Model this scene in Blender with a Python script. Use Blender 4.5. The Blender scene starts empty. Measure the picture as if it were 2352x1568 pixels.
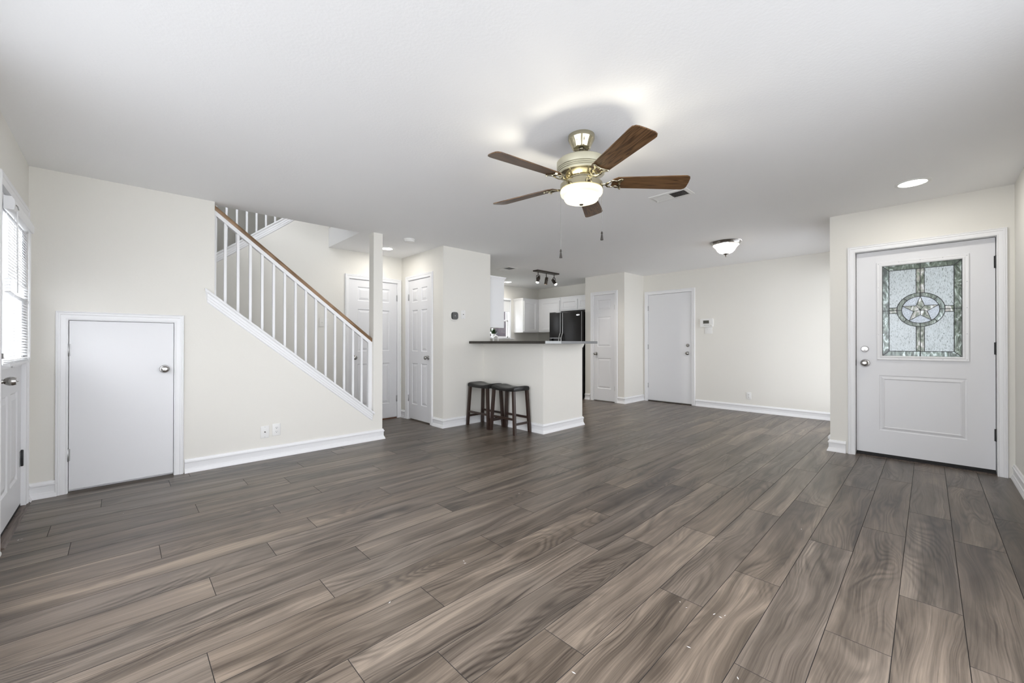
import bpy, bmesh, math, random
from mathutils import Vector, Matrix
random.seed(7)
PI = math.pi
SC = bpy.context.scene
COL = SC.collection

# ------------------------------------------------------------------ camera
EYE = 1.12
yaw, pit, rol = math.radians(45.9), math.radians(0.22), math.radians(0.064)
fw = Vector((math.cos(yaw)*math.cos(pit), math.sin(yaw)*math.cos(pit), math.sin(pit)))
rt = Vector((math.sin(yaw), -math.cos(yaw), 0)); up = rt.cross(fw)
r2 = rt*math.cos(rol) + up*math.sin(rol); u2 = r2.cross(fw)
cd = bpy.data.cameras.new('camera'); cam = bpy.data.objects.new('camera', cd); COL.objects.link(cam)
cam.matrix_world = Matrix(((r2.x, u2.x, -fw.x, 0), (r2.y, u2.y, -fw.y, 0), (r2.z, u2.z, -fw.z, EYE), (0, 0, 0, 1)))
cd.sensor_width = 36.0; cd.lens = 926.9/2352*36.0; cd.clip_start = 0.02; cd.clip_end = 200
SC.camera = cam

# ------------------------------------------------------------------ world, exposure, lights
W = bpy.data.worlds.new('sky'); SC.world = W; W.use_nodes = True
bg = W.node_tree.nodes['Background']
bg.inputs['Strength'].default_value = 6.9
_nt = W.node_tree; _tc = _nt.nodes.new('ShaderNodeTexCoord'); _sp = _nt.nodes.new('ShaderNodeSeparateXYZ'); _mr = _nt.nodes.new('ShaderNodeMapRange'); _cr = _nt.nodes.new('ShaderNodeValToRGB')
_mr.inputs['From Min'].default_value = -1; _mr.inputs['From Max'].default_value = 1
for _p, _c in ((0.0, (0.14, 0.145, 0.15)), (0.25, (0.30, 0.31, 0.33)), (0.37, (0.88, 0.915, 0.96)), (0.50, (0.94, 0.97, 1.03))):      # overcast sky; made-up glow below the horizon, shaped to light the ceiling
    _e = _cr.color_ramp.elements.new(_p); _e.color = (*_c, 1)
_cr.color_ramp.elements[-1].color = (0.94, 0.97, 1.03, 1); _cr.color_ramp.elements.remove(_cr.color_ramp.elements[0])
_nt.links.new(_tc.outputs['Generated'], _sp.inputs[0]); _nt.links.new(_sp.outputs['Z'], _mr.inputs['Value']); _nt.links.new(_mr.outputs[0], _cr.inputs[0]); _nt.links.new(_cr.outputs[0], bg.inputs['Color'])
SC.view_settings.view_transform = 'Standard'
try: SC.view_settings.look = 'None'
except Exception: pass
SC.view_settings.exposure = 0.05; SC.view_settings.gamma = 1.0; SC.view_settings.use_curve_mapping = False
SC.cycles.use_denoising = True
SC.cycles.max_bounces = 10; SC.cycles.diffuse_bounces = 6; SC.cycles.glossy_bounces = 4
SC.cycles.transmission_bounces = 6; SC.cycles.transparent_max_bounces = 8
SC.cycles.sample_clamp_indirect = 6.0
SC.cycles.caustics_reflective = False; SC.cycles.caustics_refractive = False

def portal(name, loc, rot, sx, sy):
    l = bpy.data.lights.new(name, 'AREA'); l.shape = 'RECTANGLE'; l.size = sx; l.size_y = sy
    l.cycles.is_portal = True
    o = bpy.data.objects.new(name, l); o.location = loc; o.rotation_euler = rot; COL.objects.link(o)
# daylight openings added out of view in the walls beside and behind the camera (area light -Z points into the room)
portal('daylight_portal', (1.45, -0.62, 1.25), (-PI/2, 0, 0), 2.5, 2.1)
portal('daylight_portal', (-0.60, 1.35, 1.25), (PI/2, 0, -PI/2), 2.9, 2.1)
portal('daylight_portal', (6.42, 0.58, 1.17), (-PI/2, 0, 0), 1.75, 2.1)
portal('daylight_portal', (1.15, 4.43, 3.10), (-PI/2, 0, 0), 0.8, 0.6)  # upstairs opening added to light the stair wall

def lamp(name, kind, loc, power, color=(1, 0.93, 0.82), size=0.05, rot=(0, 0, 0), spot=None, parent=None):
    l = bpy.data.lights.new(name, kind); l.energy = power; l.color = color
    if kind == 'AREA': l.shape = 'DISK'; l.size = size
    else: l.shadow_soft_size = size
    if kind == 'SPOT': l.spot_size = spot; l.spot_blend = 0.6
    o = bpy.data.objects.new(name, l); o.location = loc; o.rotation_euler = rot; COL.objects.link(o)
    if parent: o.parent = parent
    return o

# ------------------------------------------------------------------ materials
def newmat(name):
    m = bpy.data.materials.new(name); m.use_nodes = True
    nt = m.node_tree; return m, nt, nt.nodes['Principled BSDF']
def pmat(name, col, rough=0.5, metal=0.0, spec=0.5, bump=None, emit=None, coat=0.0, vary=None):
    m, nt, p = newmat(name)
    p.inputs['Base Color'].default_value = (*col, 1); p.inputs['Roughness'].default_value = rough
    p.inputs['Metallic'].default_value = metal; p.inputs['Specular IOR Level'].default_value = spec
    p.inputs['Coat Weight'].default_value = coat
    if emit:
        p.inputs['Emission Color'].default_value = (*emit[0], 1); p.inputs['Emission Strength'].default_value = emit[1]
    if bump or vary:
        tc = nt.nodes.new('ShaderNodeTexCoord')
    if bump:
        n = nt.nodes.new('ShaderNodeTexNoise'); n.inputs['Scale'].default_value = bump[0]; n.inputs['Detail'].default_value = 3
        b = nt.nodes.new('ShaderNodeBump'); b.inputs['Strength'].default_value = bump[1]; b.inputs['Distance'].default_value = 0.01
        nt.links.new(tc.outputs['Object'], n.inputs['Vector']); nt.links.new(n.outputs['Fac'], b.inputs['Height'])
        nt.links.new(b.outputs['Normal'], p.inputs['Normal'])
    if vary:
        n = nt.nodes.new('ShaderNodeTexNoise'); n.inputs['Scale'].default_value = vary[0]; n.inputs['Detail'].default_value = 4
        mx = nt.nodes.new('ShaderNodeMix'); mx.data_type = 'RGBA'
        mx.inputs[6].default_value = (*col, 1); mx.inputs[7].default_value = (*vary[1], 1)
        nt.links.new(tc.outputs['Object'], n.inputs['Vector']); nt.links.new(n.outputs['Fac'], mx.inputs[0])
        nt.links.new(mx.outputs[2], p.inputs['Base Color'])
    return m

M = {}
M['wall'] = pmat('cream_wall_paint', (0.745, 0.727, 0.676), 0.75, spec=0.3, bump=(90, 0.06))
M['ceiling'] = pmat('ceiling_paint', (0.89, 0.89, 0.89), 0.9, spec=0.2, bump=(70, 0.08))
M['trim'] = pmat('white_gloss_trim', (0.80, 0.80, 0.805), 0.38, spec=0.5)
M['door'] = pmat('white_door_paint', (0.74, 0.74, 0.75), 0.42, spec=0.45, bump=(40, 0.02))
M['plastic'] = pmat('ivory_plastic', (0.75, 0.735, 0.69), 0.4)
M['plastic_w'] = pmat('white_plastic', (0.77, 0.765, 0.745), 0.4)
M['hole'] = pmat('dark_recess', (0.02, 0.02, 0.02), 0.8)
M['nickel'] = pmat('brushed_nickel', (0.42, 0.41, 0.395), 0.22, metal=1.0)
M['grey_metal'] = pmat('grey_hinge_metal', (0.42, 0.42, 0.42), 0.35, metal=1.0)
M['black_metal'] = pmat('black_hinge_metal', (0.015, 0.015, 0.016), 0.45)
M['brass'] = pmat('polished_pale_brass', (0.52, 0.475, 0.345), 0.16, metal=1.0)
M['satin_brass'] = pmat('satin_pale_brass', (0.58, 0.56, 0.44), 0.38, metal=0.85)
M['bronze'] = pmat('dark_bronze', (0.045, 0.034, 0.026), 0.45, metal=0.5)
M['chain'] = pmat('grey_chain', (0.22, 0.215, 0.20), 0.4, metal=0.6)
M['fob'] = pmat('dark_pull_wood', (0.03, 0.025, 0.022), 0.4)
M['leather'] = pmat('black_leather', (0.010, 0.0095, 0.009), 0.36, spec=0.4, bump=(45, 0.08))
M['espresso'] = pmat('espresso_wood', (0.026, 0.014, 0.010), 0.38, spec=0.5, vary=(9, (0.04, 0.022, 0.016)))
M['fridge'] = pmat('black_appliance', (0.010, 0.009, 0.0085), 0.34, spec=0.32, bump=(220, 0.05))
M['fridge_trim'] = pmat('grey_appliance_trim', (0.30, 0.30, 0.30), 0.35, metal=0.6)
M['silver'] = pmat('silver_badge', (0.8, 0.8, 0.8), 0.25, metal=0.7)
M['counter'] = pmat('dark_brown_laminate', (0.028, 0.024, 0.020), 0.42, spec=0.35, vary=(30, (0.042, 0.036, 0.03)))
M['edge_bright_reflection'] = pmat('bright_reflection_edge_band', (0.34, 0.35, 0.35), 0.35, metal=0.1)  # reflected light on the bar's end edge put into two grey tones
M['edge_dim_reflection'] = pmat('dim_reflection_edge_band', (0.12, 0.123, 0.123), 0.35, metal=0.1)
M['cabinet'] = pmat('white_cabinet_paint', (0.80, 0.80, 0.80), 0.4)
M['lead'] = pmat('lead_came', (0.028, 0.03, 0.03), 0.5, metal=0.3)
M['gap'] = pmat('dark_weatherstrip', (0.012, 0.011, 0.010), 0.7)
M['chrome'] = pmat('chrome', (0.8, 0.8, 0.8), 0.08, metal=1.0)
M['pot'] = pmat('white_ceramic', (0.85, 0.85, 0.84), 0.25)
M['leaf'] = pmat('dark_green_leaf', (0.018, 0.045, 0.012), 0.5, vary=(18, (0.035, 0.075, 0.02)))
M['soil'] = pmat('potting_soil', (0.03, 0.022, 0.016), 0.95)
M['blind'] = pmat('white_vinyl_slat', (0.84, 0.845, 0.85), 0.45)
M['thermo'] = pmat('charcoal_plastic', (0.03, 0.03, 0.028), 0.35)
M['screen'] = pmat('grey_lcd', (0.075, 0.075, 0.062), 0.3)
M['carpet'] = pmat('red_brown_threshold_wood', (0.16, 0.055, 0.022), 0.5)
M['lens'] = pmat('led_lens', (0.9, 0.9, 0.9), 0.4, emit=((1.0, 0.97, 0.93), 14.0))
M['bulb'] = pmat('spot_bulb', (0.9, 0.9, 0.9), 0.4, emit=((1.0, 0.93, 0.80), 45.0))
M['grass'] = pmat('lawn', (0.07, 0.13, 0.04), 0.95, vary=(3, (0.10, 0.15, 0.05)))

def frosted(name, col, emit, tl=0.75):
    m = bpy.data.materials.new(name); m.use_nodes = True; nt = m.node_tree; nt.nodes.clear()
    out = nt.nodes.new('ShaderNodeOutputMaterial'); d = nt.nodes.new('ShaderNodeBsdfDiffuse'); t = nt.nodes.new('ShaderNodeBsdfTranslucent')
    g = nt.nodes.new('ShaderNodeBsdfGlossy'); e = nt.nodes.new('ShaderNodeEmission')
    m1 = nt.nodes.new('ShaderNodeMixShader'); m2 = nt.nodes.new('ShaderNodeMixShader'); a = nt.nodes.new('ShaderNodeAddShader')
    for n in (d, t): n.inputs['Color'].default_value = (*col, 1)
    g.inputs['Roughness'].default_value = 0.3
    m1.inputs[0].default_value = tl; m2.inputs[0].default_value = 0.05
    e.inputs['Color'].default_value = (*emit[0], 1); e.inputs['Strength'].default_value = emit[1]
    L = nt.links.new
    L(d.outputs[0], m1.inputs[1]); L(t.outputs[0], m1.inputs[2]); L(m1.outputs[0], m2.inputs[1]); L(g.outputs[0], m2.inputs[2])
    L(m2.outputs[0], a.inputs[0]); L(e.outputs[0], a.inputs[1]); L(a.outputs[0], out.inputs['Surface'])
    return m
M['bowl'] = frosted('frosted_cream_glass', (0.050, 0.047, 0.034), ((1.0, 0.96, 0.76), 0.60))
M['alabaster'] = frosted('alabaster_glass', (0.42, 0.385, 0.32), ((1.0, 0.88, 0.72), 0.45))
M['shade'] = frosted('white_roller_shade', (0.9, 0.9, 0.89), ((1, 1, 1), 0.0), 0.3)

def clear_glass():
    m = bpy.data.materials.new('clear_window_glass'); m.use_nodes = True; nt = m.node_tree; nt.nodes.clear()
    out = nt.nodes.new('ShaderNodeOutputMaterial'); t = nt.nodes.new('ShaderNodeBsdfTransparent'); g = nt.nodes.new('ShaderNodeBsdfGlossy')
    g.inputs['Roughness'].default_value = 0.02; mx = nt.nodes.new('ShaderNodeMixShader'); mx.inputs[0].default_value = 0.04
    t.inputs['Color'].default_value = (0.985, 0.985, 0.985, 1)
    nt.links.new(t.outputs[0], mx.inputs[1]); nt.links.new(g.outputs[0], mx.inputs[2]); nt.links.new(mx.outputs[0], out.inputs['Surface'])
    return m
M['glass'] = clear_glass()

def art_glass(name, stops, vec_scale, distort, rot=0.0, clear=0.0, detail=2.0, nscale=1.0, bump=0.3):
    """leaded-door glass: textured translucent sheet, its pattern (refractions painted in for swirl and bevel) a noise run through a ramp"""
    m = bpy.data.materials.new(name); m.use_nodes = True; nt = m.node_tree; nt.nodes.clear(); N = nt.nodes.new; L = nt.links.new
    out = N('ShaderNodeOutputMaterial'); tc = N('ShaderNodeTexCoord'); mp = N('ShaderNodeMapping')
    mp.inputs['Scale'].default_value = vec_scale; mp.inputs['Rotation'].default_value = (0, rot, 0)
    n = N('ShaderNodeTexNoise'); n.inputs['Scale'].default_value = nscale; n.inputs['Detail'].default_value = detail; n.inputs['Distortion'].default_value = distort
    cr = N('ShaderNodeValToRGB'); el = cr.color_ramp.elements
    while len(el) < len(stops): el.new(0.5)
    for e, (p, c) in zip(el, stops): e.position = p; e.color = (*c, 1)
    t = N('ShaderNodeBsdfTranslucent'); g = N('ShaderNodeBsdfGlossy'); g.inputs['Roughness'].default_value = 0.15
    d = N('ShaderNodeBsdfDiffuse'); b = N('ShaderNodeBump'); b.inputs['Strength'].default_value = bump; b.inputs['Distance'].default_value = 0.01
    m0 = N('ShaderNodeMixShader'); m1 = N('ShaderNodeMixShader'); m0.inputs[0].default_value = 0.35; m1.inputs[0].default_value = 0.05
    L(tc.outputs['Object'], mp.inputs['Vector']); L(mp.outputs[0], n.inputs['Vector']); L(n.outputs['Fac'], cr.inputs[0])
    L(n.outputs['Fac'], b.inputs['Height']); L(b.outputs[0], g.inputs['Normal'])
    L(cr.outputs[0], t.inputs['Color']); L(cr.outputs[0], d.inputs['Color'])
    L(t.outputs[0], m0.inputs[1]); L(d.outputs[0], m0.inputs[2]); L(m0.outputs[0], m1.inputs[1]); L(g.outputs[0], m1.inputs[2])
    L(m1.outputs[0], out.inputs['Surface'])
    return m
K = 1.0
M['glue_chip'] = art_glass('glue_chip_glass', [(0.30, (0.24, 0.265, 0.255)), (0.39, (0.46, 0.485, 0.485)), (0.46, (0.54, 0.57, 0.575)), (0.72, (0.60, 0.63, 0.64))], (150, 150, 52), 0.7, rot=0.9, nscale=1.0, detail=1.0, bump=0.06)
M['swirl'] = art_glass('grey_refraction_swirl_glass', [(0.34, (0.16, 0.18, 0.17)), (0.47, (0.27, 0.31, 0.29)), (0.55, (0.36, 0.42, 0.38)), (0.63, (0.80, 0.84, 0.86)), (0.70, (0.42, 0.48, 0.46))], (18, 18, 7), 2.6, rot=0.7, detail=2.0)  # refracted outdoor tones painted into the swirl
M['swirl_refraction'] = art_glass('green_refraction_swirl_glass', [(0.32, (0.13, 0.155, 0.125)), (0.48, (0.215, 0.25, 0.21)), (0.60, (0.31, 0.355, 0.305)), (0.66, (0.70, 0.75, 0.74)), (0.74, (0.34, 0.39, 0.35))], (20, 20, 8), 2.4, rot=-0.6, detail=2.0)  # greens refracted from outside painted into the glass colour
M['pebble'] = art_glass('pebble_glass', [(0.35, (0.44, 0.47, 0.50)), (0.5, (0.57, 0.60, 0.63)), (0.68, (0.74, 0.77, 0.80))], (170, 170, 170), 0.6, detail=2.0)
M['bevel'] = art_glass('bevel_reflection_glass', [(0.35, (0.15, 0.17, 0.13)), (0.48, (0.33, 0.37, 0.31)), (0.58, (0.48, 0.46, 0.43)), (0.68, (0.78, 0.80, 0.80))], (30, 30, 14), 1.2, detail=2.0)  # green and grey reflections painted into clear bevelled glass

def wood_floor():
    m, nt, p = newmat('walnut_plank_flooring'); N = nt.nodes.new; L = nt.links.new
    tc = N('ShaderNodeTexCoord'); at = N('ShaderNodeAttribute'); at.attribute_name = 'plank'
    off = N('ShaderNodeVectorMath'); off.operation = 'SCALE'; off.inputs['Scale'].default_value = 37.0
    L(at.outputs['Color'], off.inputs[0])
    add = N('ShaderNodeVectorMath'); L(tc.outputs['Object'], add.inputs[0]); L(off.outputs[0], add.inputs[1])
    sep = N('ShaderNodeSeparateColor'); L(at.outputs['Color'], sep.inputs[0])
    flow = [add]
    def mapping(sx, sy, sz=1.0):
        k = N('ShaderNodeVectorMath'); k.operation = 'MULTIPLY'; k.inputs[1].default_value = (sx, sy, sz); L(flow[0].outputs[0], k.inputs[0]); return k
    def noise(v, scale, detail, rough=0.5, dist=0.0):
        n = N('ShaderNodeTexNoise'); n.inputs['Scale'].default_value = scale; n.inputs['Detail'].default_value = detail
        n.inputs['Roughness'].default_value = rough; n.inputs['Distortion'].default_value = dist; L(v.outputs[0], n.inputs['Vector']); return n
    def math_(op, a, b=None, c=None):
        k = N('ShaderNodeMath'); k.operation = op
        for i, v in enumerate((a, b, c)):
            if v is None: continue
            if isinstance(v, (int, float)): k.inputs[i].default_value = v
            else: L(v, k.inputs[i])
        return k.outputs[0]
    # the grain flows round knots: shift the cross-grain coordinate by two slow noises
    w1 = noise(mapping(0.9, 2.8), 1.0, 1.0); w2 = noise(mapping(2.6, 8.0), 1.0, 1.0)
    wy = math_('MULTIPLY_ADD', w1.outputs['Fac'], 0.16, math_('MULTIPLY', w2.outputs['Fac'], 0.045))
    cb = N('ShaderNodeCombineXYZ'); L(wy, cb.inputs[1]); fl = N('ShaderNodeVectorMath'); L(add.outputs[0], fl.inputs[0]); L(cb.outputs[0], fl.inputs[1]); flow[0] = fl
    field = noise(mapping(0.75, 5.0), 1.0, 1.5, 0.40, 0.6)         # contour field: its level lines are the cathedral figure
    rings = math_('SINE', math_('MULTIPLY', field.outputs['Fac'], 150.0))
    rings01 = math_('POWER', math_('MULTIPLY_ADD', rings, 0.5, 0.5), 1.6)
    mask = noise(mapping(0.9, 5.0), 1.3, 1.0)
    mr = N('ShaderNodeMapRange'); mr.inputs['From Min'].default_value = 0.42; mr.inputs['From Max'].default_value = 0.62; L(mask.outputs['Fac'], mr.inputs['Value'])
    figure = math_('MULTIPLY', rings01, mr.outputs[0])
    streak = noise(mapping(0.30, 14.0), 1.0, 5.0, 0.62, 0.6)      # sapwood and heartwood streaks
    fibre = noise(mapping(3.2, 190.0), 1.0, 3.0, 0.6)
    cloud = noise(mapping(0.8, 6.0), 1.0, 4.0, 0.55, 1.5)
    line = noise(mapping(1.0, 80.0), 1.0, 4.0, 0.62, 0.3)
    pm = N('ShaderNodeMapRange'); pm.inputs['From Min'].default_value = 0.56; pm.inputs['From Max'].default_value = 0.68; L(line.outputs['Fac'], pm.inputs['Value'])
    t = math_('MULTIPLY', streak.outputs['Fac'], 0.66)
    t = math_('MULTIPLY_ADD', cloud.outputs['Fac'], 0.66, t)
    t = math_('MULTIPLY_ADD', figure, -0.14, t)
    t = math_('MULTIPLY_ADD', pm.outputs[0], -0.13, t)
    t = math_('MULTIPLY_ADD', fibre.outputs['Fac'], 0.36, t)
    t = math_('MULTIPLY_ADD', sep.outputs['Blue'], 0.04, t)
    t = math_('SUBTRACT', t, 0.325)
    cr = N('ShaderNodeValToRGB'); el = cr.color_ramp.elements
    stops = [(0.24, (0.030, 0.022, 0.017)), (0.40, (0.072, 0.056, 0.043)), (0.50, (0.110, 0.087, 0.068)), (0.60, (0.150, 0.120, 0.095)), (0.78, (0.270, 0.217, 0.168))]
    while len(el) < len(stops): el.new(0.5)
    for e, (q, c) in zip(el, stops): e.position = q; e.color = (*c, 1)
    L(t, cr.inputs[0])
    hue = N('ShaderNodeMix'); hue.data_type = 'RGBA'; hue.blend_type = 'MULTIPLY'; hue.inputs[7].default_value = (1.02, 1.0, 0.985, 1)
    hue.inputs[0].default_value = 1.0
    tint = N('ShaderNodeMix'); tint.data_type = 'RGBA'; tint.inputs[6].default_value = (1.025, 1.0, 0.965, 1); tint.inputs[7].default_value = (0.985, 1.0, 1.02, 1)
    L(sep.outputs['Red'], tint.inputs[0]); L(cr.outputs[0], hue.inputs[6]); L(tint.outputs[2], hue.inputs[7])
    L(hue.outputs[2], p.inputs['Base Color'])
    p.inputs['Roughness'].default_value = 0.36; p.inputs['Specular IOR Level'].default_value = 0.42
    rr = math_('MULTIPLY_ADD', fibre.outputs['Fac'], 0.14, 0.26); L(rr, p.inputs['Roughness'])
    b = N('ShaderNodeBump'); b.inputs['Strength'].default_value = 0.12; b.inputs['Distance'].default_value = 0.002
    L(t, b.inputs['Height']); L(b.outputs[0], p.inputs['Normal'])
    return m
M['floor'] = wood_floor()
M['seam'] = pmat('plank_seam', (0.022, 0.018, 0.016), 0.7)

def grain_wood(name, cols, axis_scale, ring, rough, spec=0.4):
    m, nt, p = newmat(name); N = nt.nodes.new; L = nt.links.new
    tc = N('ShaderNodeTexCoord'); mp = N('ShaderNodeMapping'); mp.inputs['Scale'].default_value = axis_scale
    oi = N('ShaderNodeObjectInfo'); vm = N('ShaderNodeVectorMath'); vm.operation = 'SCALE'; vm.inputs['Scale'].default_value = 13.0
    cb = N('ShaderNodeCombineXYZ'); L(oi.outputs['Random'], cb.inputs[0]); L(oi.outputs['Random'], cb.inputs[2]); L(cb.outputs[0], vm.inputs[0])
    ad = N('ShaderNodeVectorMath'); L(tc.outputs['Object'], mp.inputs[0]); L(mp.outputs[0], ad.inputs[0]); L(vm.outputs[0], ad.inputs[1])
    n = N('ShaderNodeTexNoise'); n.inputs['Scale'].default_value = 1.0; n.inputs['Detail'].default_value = 2; n.inputs['Distortion'].default_value = 0.5
    L(ad.outputs[0], n.inputs['Vector'])
    a = N('ShaderNodeMath'); a.operation = 'MULTIPLY'; a.inputs[1].default_value = ring; s = N('ShaderNodeMath'); s.operation = 'SINE'
    L(n.outputs['Fac'], a.inputs[0]); L(a.outputs[0], s.inputs[0])
    k = N('ShaderNodeMath'); k.operation = 'MULTIPLY_ADD'; k.inputs[1].default_value = 0.5; k.inputs[2].default_value = 0.5; L(s.outputs[0], k.inputs[0])
    cr = N('ShaderNodeValToRGB'); el = cr.color_ramp.elements
    while len(el) < len(cols): el.new(0.5)
    for e, (q, c) in zip(el, cols): e.position = q; e.color = (*c, 1)
    L(k.outputs[0], cr.inputs[0]); L(cr.outputs[0], p.inputs['Base Color'])
    p.inputs['Roughness'].default_value = rough; p.inputs['Specular IOR Level'].default_value = spec
    return m
M['blade'] = grain_wood('oak_fan_blade', [(0.0, (0.050, 0.024, 0.010)), (0.3, (0.098, 0.050, 0.021)), (0.7, (0.128, 0.067, 0.029)), (1.0, (0.150, 0.080, 0.036))], (2.2, 38, 38), 48.0, 0.36)
M['oak'] = grain_wood('oak_handrail', [(0.0, (0.17, 0.10, 0.05)), (0.5, (0.25, 0.155, 0.085)), (1.0, (0.32, 0.205, 0.12))], (2.0, 46, 2.0), 26.0, 0.4)
M['strip'] = grain_wood('walnut_threshold_strip', [(0.0, (0.06, 0.042, 0.034)), (1.0, (0.13, 0.098, 0.08))], (20, 2.5, 20), 30.0, 0.45)

def brick():
    m, nt, p = newmat('purple_grey_brick'); N = nt.nodes.new
    tc = N('ShaderNodeTexCoord'); mp = N('ShaderNodeMapping'); mp.inputs['Rotation'].default_value = (PI/2, 0, 0)
    b = N('ShaderNodeTexBrick'); b.inputs['Scale'].default_value = 4.4
    b.inputs['Color1'].default_value = (0.018, 0.015, 0.020, 1); b.inputs['Color2'].default_value = (0.036, 0.022, 0.027, 1); b.inputs['Mortar'].default_value = (0.035, 0.033, 0.036, 1)
    b.inputs['Mortar Size'].default_value = 0.012
    nt.links.new(tc.outputs['Object'], mp.inputs[0]); nt.links.new(mp.outputs[0], b.inputs['Vector']); nt.links.new(b.outputs['Color'], p.inputs['Base Color'])
    p.inputs['Roughness'].default_value = 0.9
    return m
M['brick'] = brick()

# ------------------------------------------------------------------ mesh helpers
class B:
    def __init__(self): self.bm = bmesh.new()
    def quad(self, *ps, mi=0):
        f = self.bm.faces.new([self.bm.verts.new(p) for p in ps]); f.material_index = mi; return f
    def box(self, x0, x1, y0, y1, z0, z1, mi=0, bev=0.0):
        t = bmesh.new(); bmesh.ops.create_cube(t, size=1.0)
        for v in t.verts: v.co = Vector(((x0+x1)/2+v.co.x*(x1-x0), (y0+y1)/2+v.co.y*(y1-y0), (z0+z1)/2+v.co.z*(z1-z0)))
        if bev: bmesh.ops.bevel(t, geom=list(t.edges), offset=bev, segments=2, affect='EDGES', profile=0.6)
        for f in t.faces: f.material_index = mi
        self.merge(t); return self
    def merge(self, t, mat=None):
        if mat is not None: bmesh.ops.transform(t, matrix=mat, verts=t.verts)
        me = bpy.data.meshes.new('tmp'); t.to_mesh(me); t.free(); self.bm.from_mesh(me); bpy.data.meshes.remove(me)
    def prism(self, pts, axis, a, b, mi=0):
        """polygon pts in the two other axes, extruded along axis from a to b"""
        def P(p, w):
            if axis == 'y': return (p[0], w, p[1])
            if axis == 'x': return (w, p[0], p[1])
            return (p[0], p[1], w)
        v0 = [self.bm.verts.new(P(p, a)) for p in pts]; v1 = [self.bm.verts.new(P(p, b)) for p in pts]
        fs = [self.bm.faces.new(v0), self.bm.faces.new(v1[::-1])]; n = len(pts)
        for i in range(n): fs.append(self.bm.faces.new((v0[i], v1[i], v1[(i+1) % n], v0[(i+1) % n])))
        for f in fs: f.material_index = mi
        return self
    def lathe(self, prof, seg=32, mat=None, mi=0, cap=True):
        """prof: (radius, z) pairs, turned about z"""
        t = bmesh.new(); rings = []
        for r, z in prof:
            if r < 1e-6: rings.append([t.verts.new((0, 0, z))])
            else: rings.append([t.verts.new((r*math.cos(2*PI*i/seg), r*math.sin(2*PI*i/seg), z)) for i in range(seg)])
        for a, b in zip(rings, rings[1:]):
            for i in range(seg):
                j = (i+1) % seg
                if len(a) == 1 and len(b) == 1: continue
                if len(a) == 1: t.faces.new((a[0], b[i], b[j]))
                elif len(b) == 1: t.faces.new((a[i], a[j], b[0]))
                else: t.faces.new((a[i], a[j], b[j], b[i]))
        for f in t.faces: f.material_index = mi
        self.merge(t, mat); return self
    def tube(self, pts, r, seg=8, mi=0, flat=1.0, closed=False):
        pts = [Vector(p) for p in pts]; n = len(pts); rings = []; prev = None
        rs = r if isinstance(r, (list, tuple)) else [r]*n
        for i, p in enumerate(pts):
            if closed: d = pts[(i+1) % n]-pts[i-1]
            else: d = pts[min(i+1, n-1)]-pts[max(i-1, 0)]
            d.normalize()
            if prev is None:
                a = Vector((0, 0, 1)) if abs(d.z) < 0.9 else Vector((1, 0, 0)); x = d.cross(a).normalized()
            else: x = (prev-d*prev.dot(d)).normalized()
            prev = x; y = d.cross(x)
            rings.append([self.bm.verts.new(p+x*rs[i]*math.cos(2*PI*k/seg)+y*rs[i]*flat*math.sin(2*PI*k/seg)) for k in range(seg)])
        pr = list(zip(rings, rings[1:])) + ([(rings[-1], rings[0])] if closed else [])
        for a, b in pr:
            for k in range(seg):
                f = self.bm.faces.new((a[k], a[(k+1) % seg], b[(k+1) % seg], b[k])); f.material_index = mi
        if not closed:
            self.bm.faces.new(rings[0][::-1]).material_index = mi; self.bm.faces.new(rings[-1]).material_index = mi
        return self
    def curve(self, pts, r, seg=10, flat=1.0, sub=5):
        P = [Vector(p) for p in pts]; rs = r if isinstance(r, (list, tuple)) else [r]*len(P); Q, S = [], []
        for i in range(len(P)-1):
            a, b_, c, d = P[max(i-1, 0)], P[i], P[i+1], P[min(i+2, len(P)-1)]
            for k in range(sub):
                t = k/sub; Q.append(0.5*((2*b_)+(c-a)*t+(2*a-5*b_+4*c-d)*t*t+(3*b_-a-3*c+d)*t**3)); S.append(rs[i]+(rs[i+1]-rs[i])*t)
        Q.append(P[-1]); S.append(rs[-1]); return self.tube(Q, S, seg, flat=flat)
    def bar(self, p, q, w, h, up=(0, 0, 1), mi=0):
        """rectangular bar from p to q: w across, h along up"""
        p, q = Vector(p), Vector(q); d = (q-p).normalized(); u = Vector(up); x = d.cross(u).normalized(); u = x.cross(d)
        vs = []
        for c in (p, q):
            vs.append([self.bm.verts.new(c+x*sx*w/2+u*su*h/2) for sx, su in ((-1, -1), (1, -1), (1, 1), (-1, 1))])
        a, b = vs
        fs = [self.bm.faces.new(a[::-1]), self.bm.faces.new(b)]
        for i in range(4): fs.append(self.bm.faces.new((a[i], a[(i+1) % 4], b[(i+1) % 4], b[i])))
        for f in fs: f.material_index = mi
        return self
    def build(self, name, mats, parent=None, smooth=False, loc=None, rot=None, sharp=40):
        bmesh.ops.remove_doubles(self.bm, verts=self.bm.verts, dist=1e-6)
        bmesh.ops.recalc_face_normals(self.bm, faces=self.bm.faces)
        if smooth:
            for f in self.bm.faces: f.smooth = True
            for e in self.bm.edges:
                if len(e.link_faces) == 2 and e.calc_face_angle(0) > math.radians(sharp): e.smooth = False
        me = bpy.data.meshes.new(name); self.bm.to_mesh(me); self.bm.free()
        for k in (mats if isinstance(mats, (list, tuple)) else [mats]): me.materials.append(M[k])
        o = bpy.data.objects.new(name, me); COL.objects.link(o)
        if parent: o.parent = parent
        if loc: o.location = loc
        if rot: o.rotation_euler = rot
        return o

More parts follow.
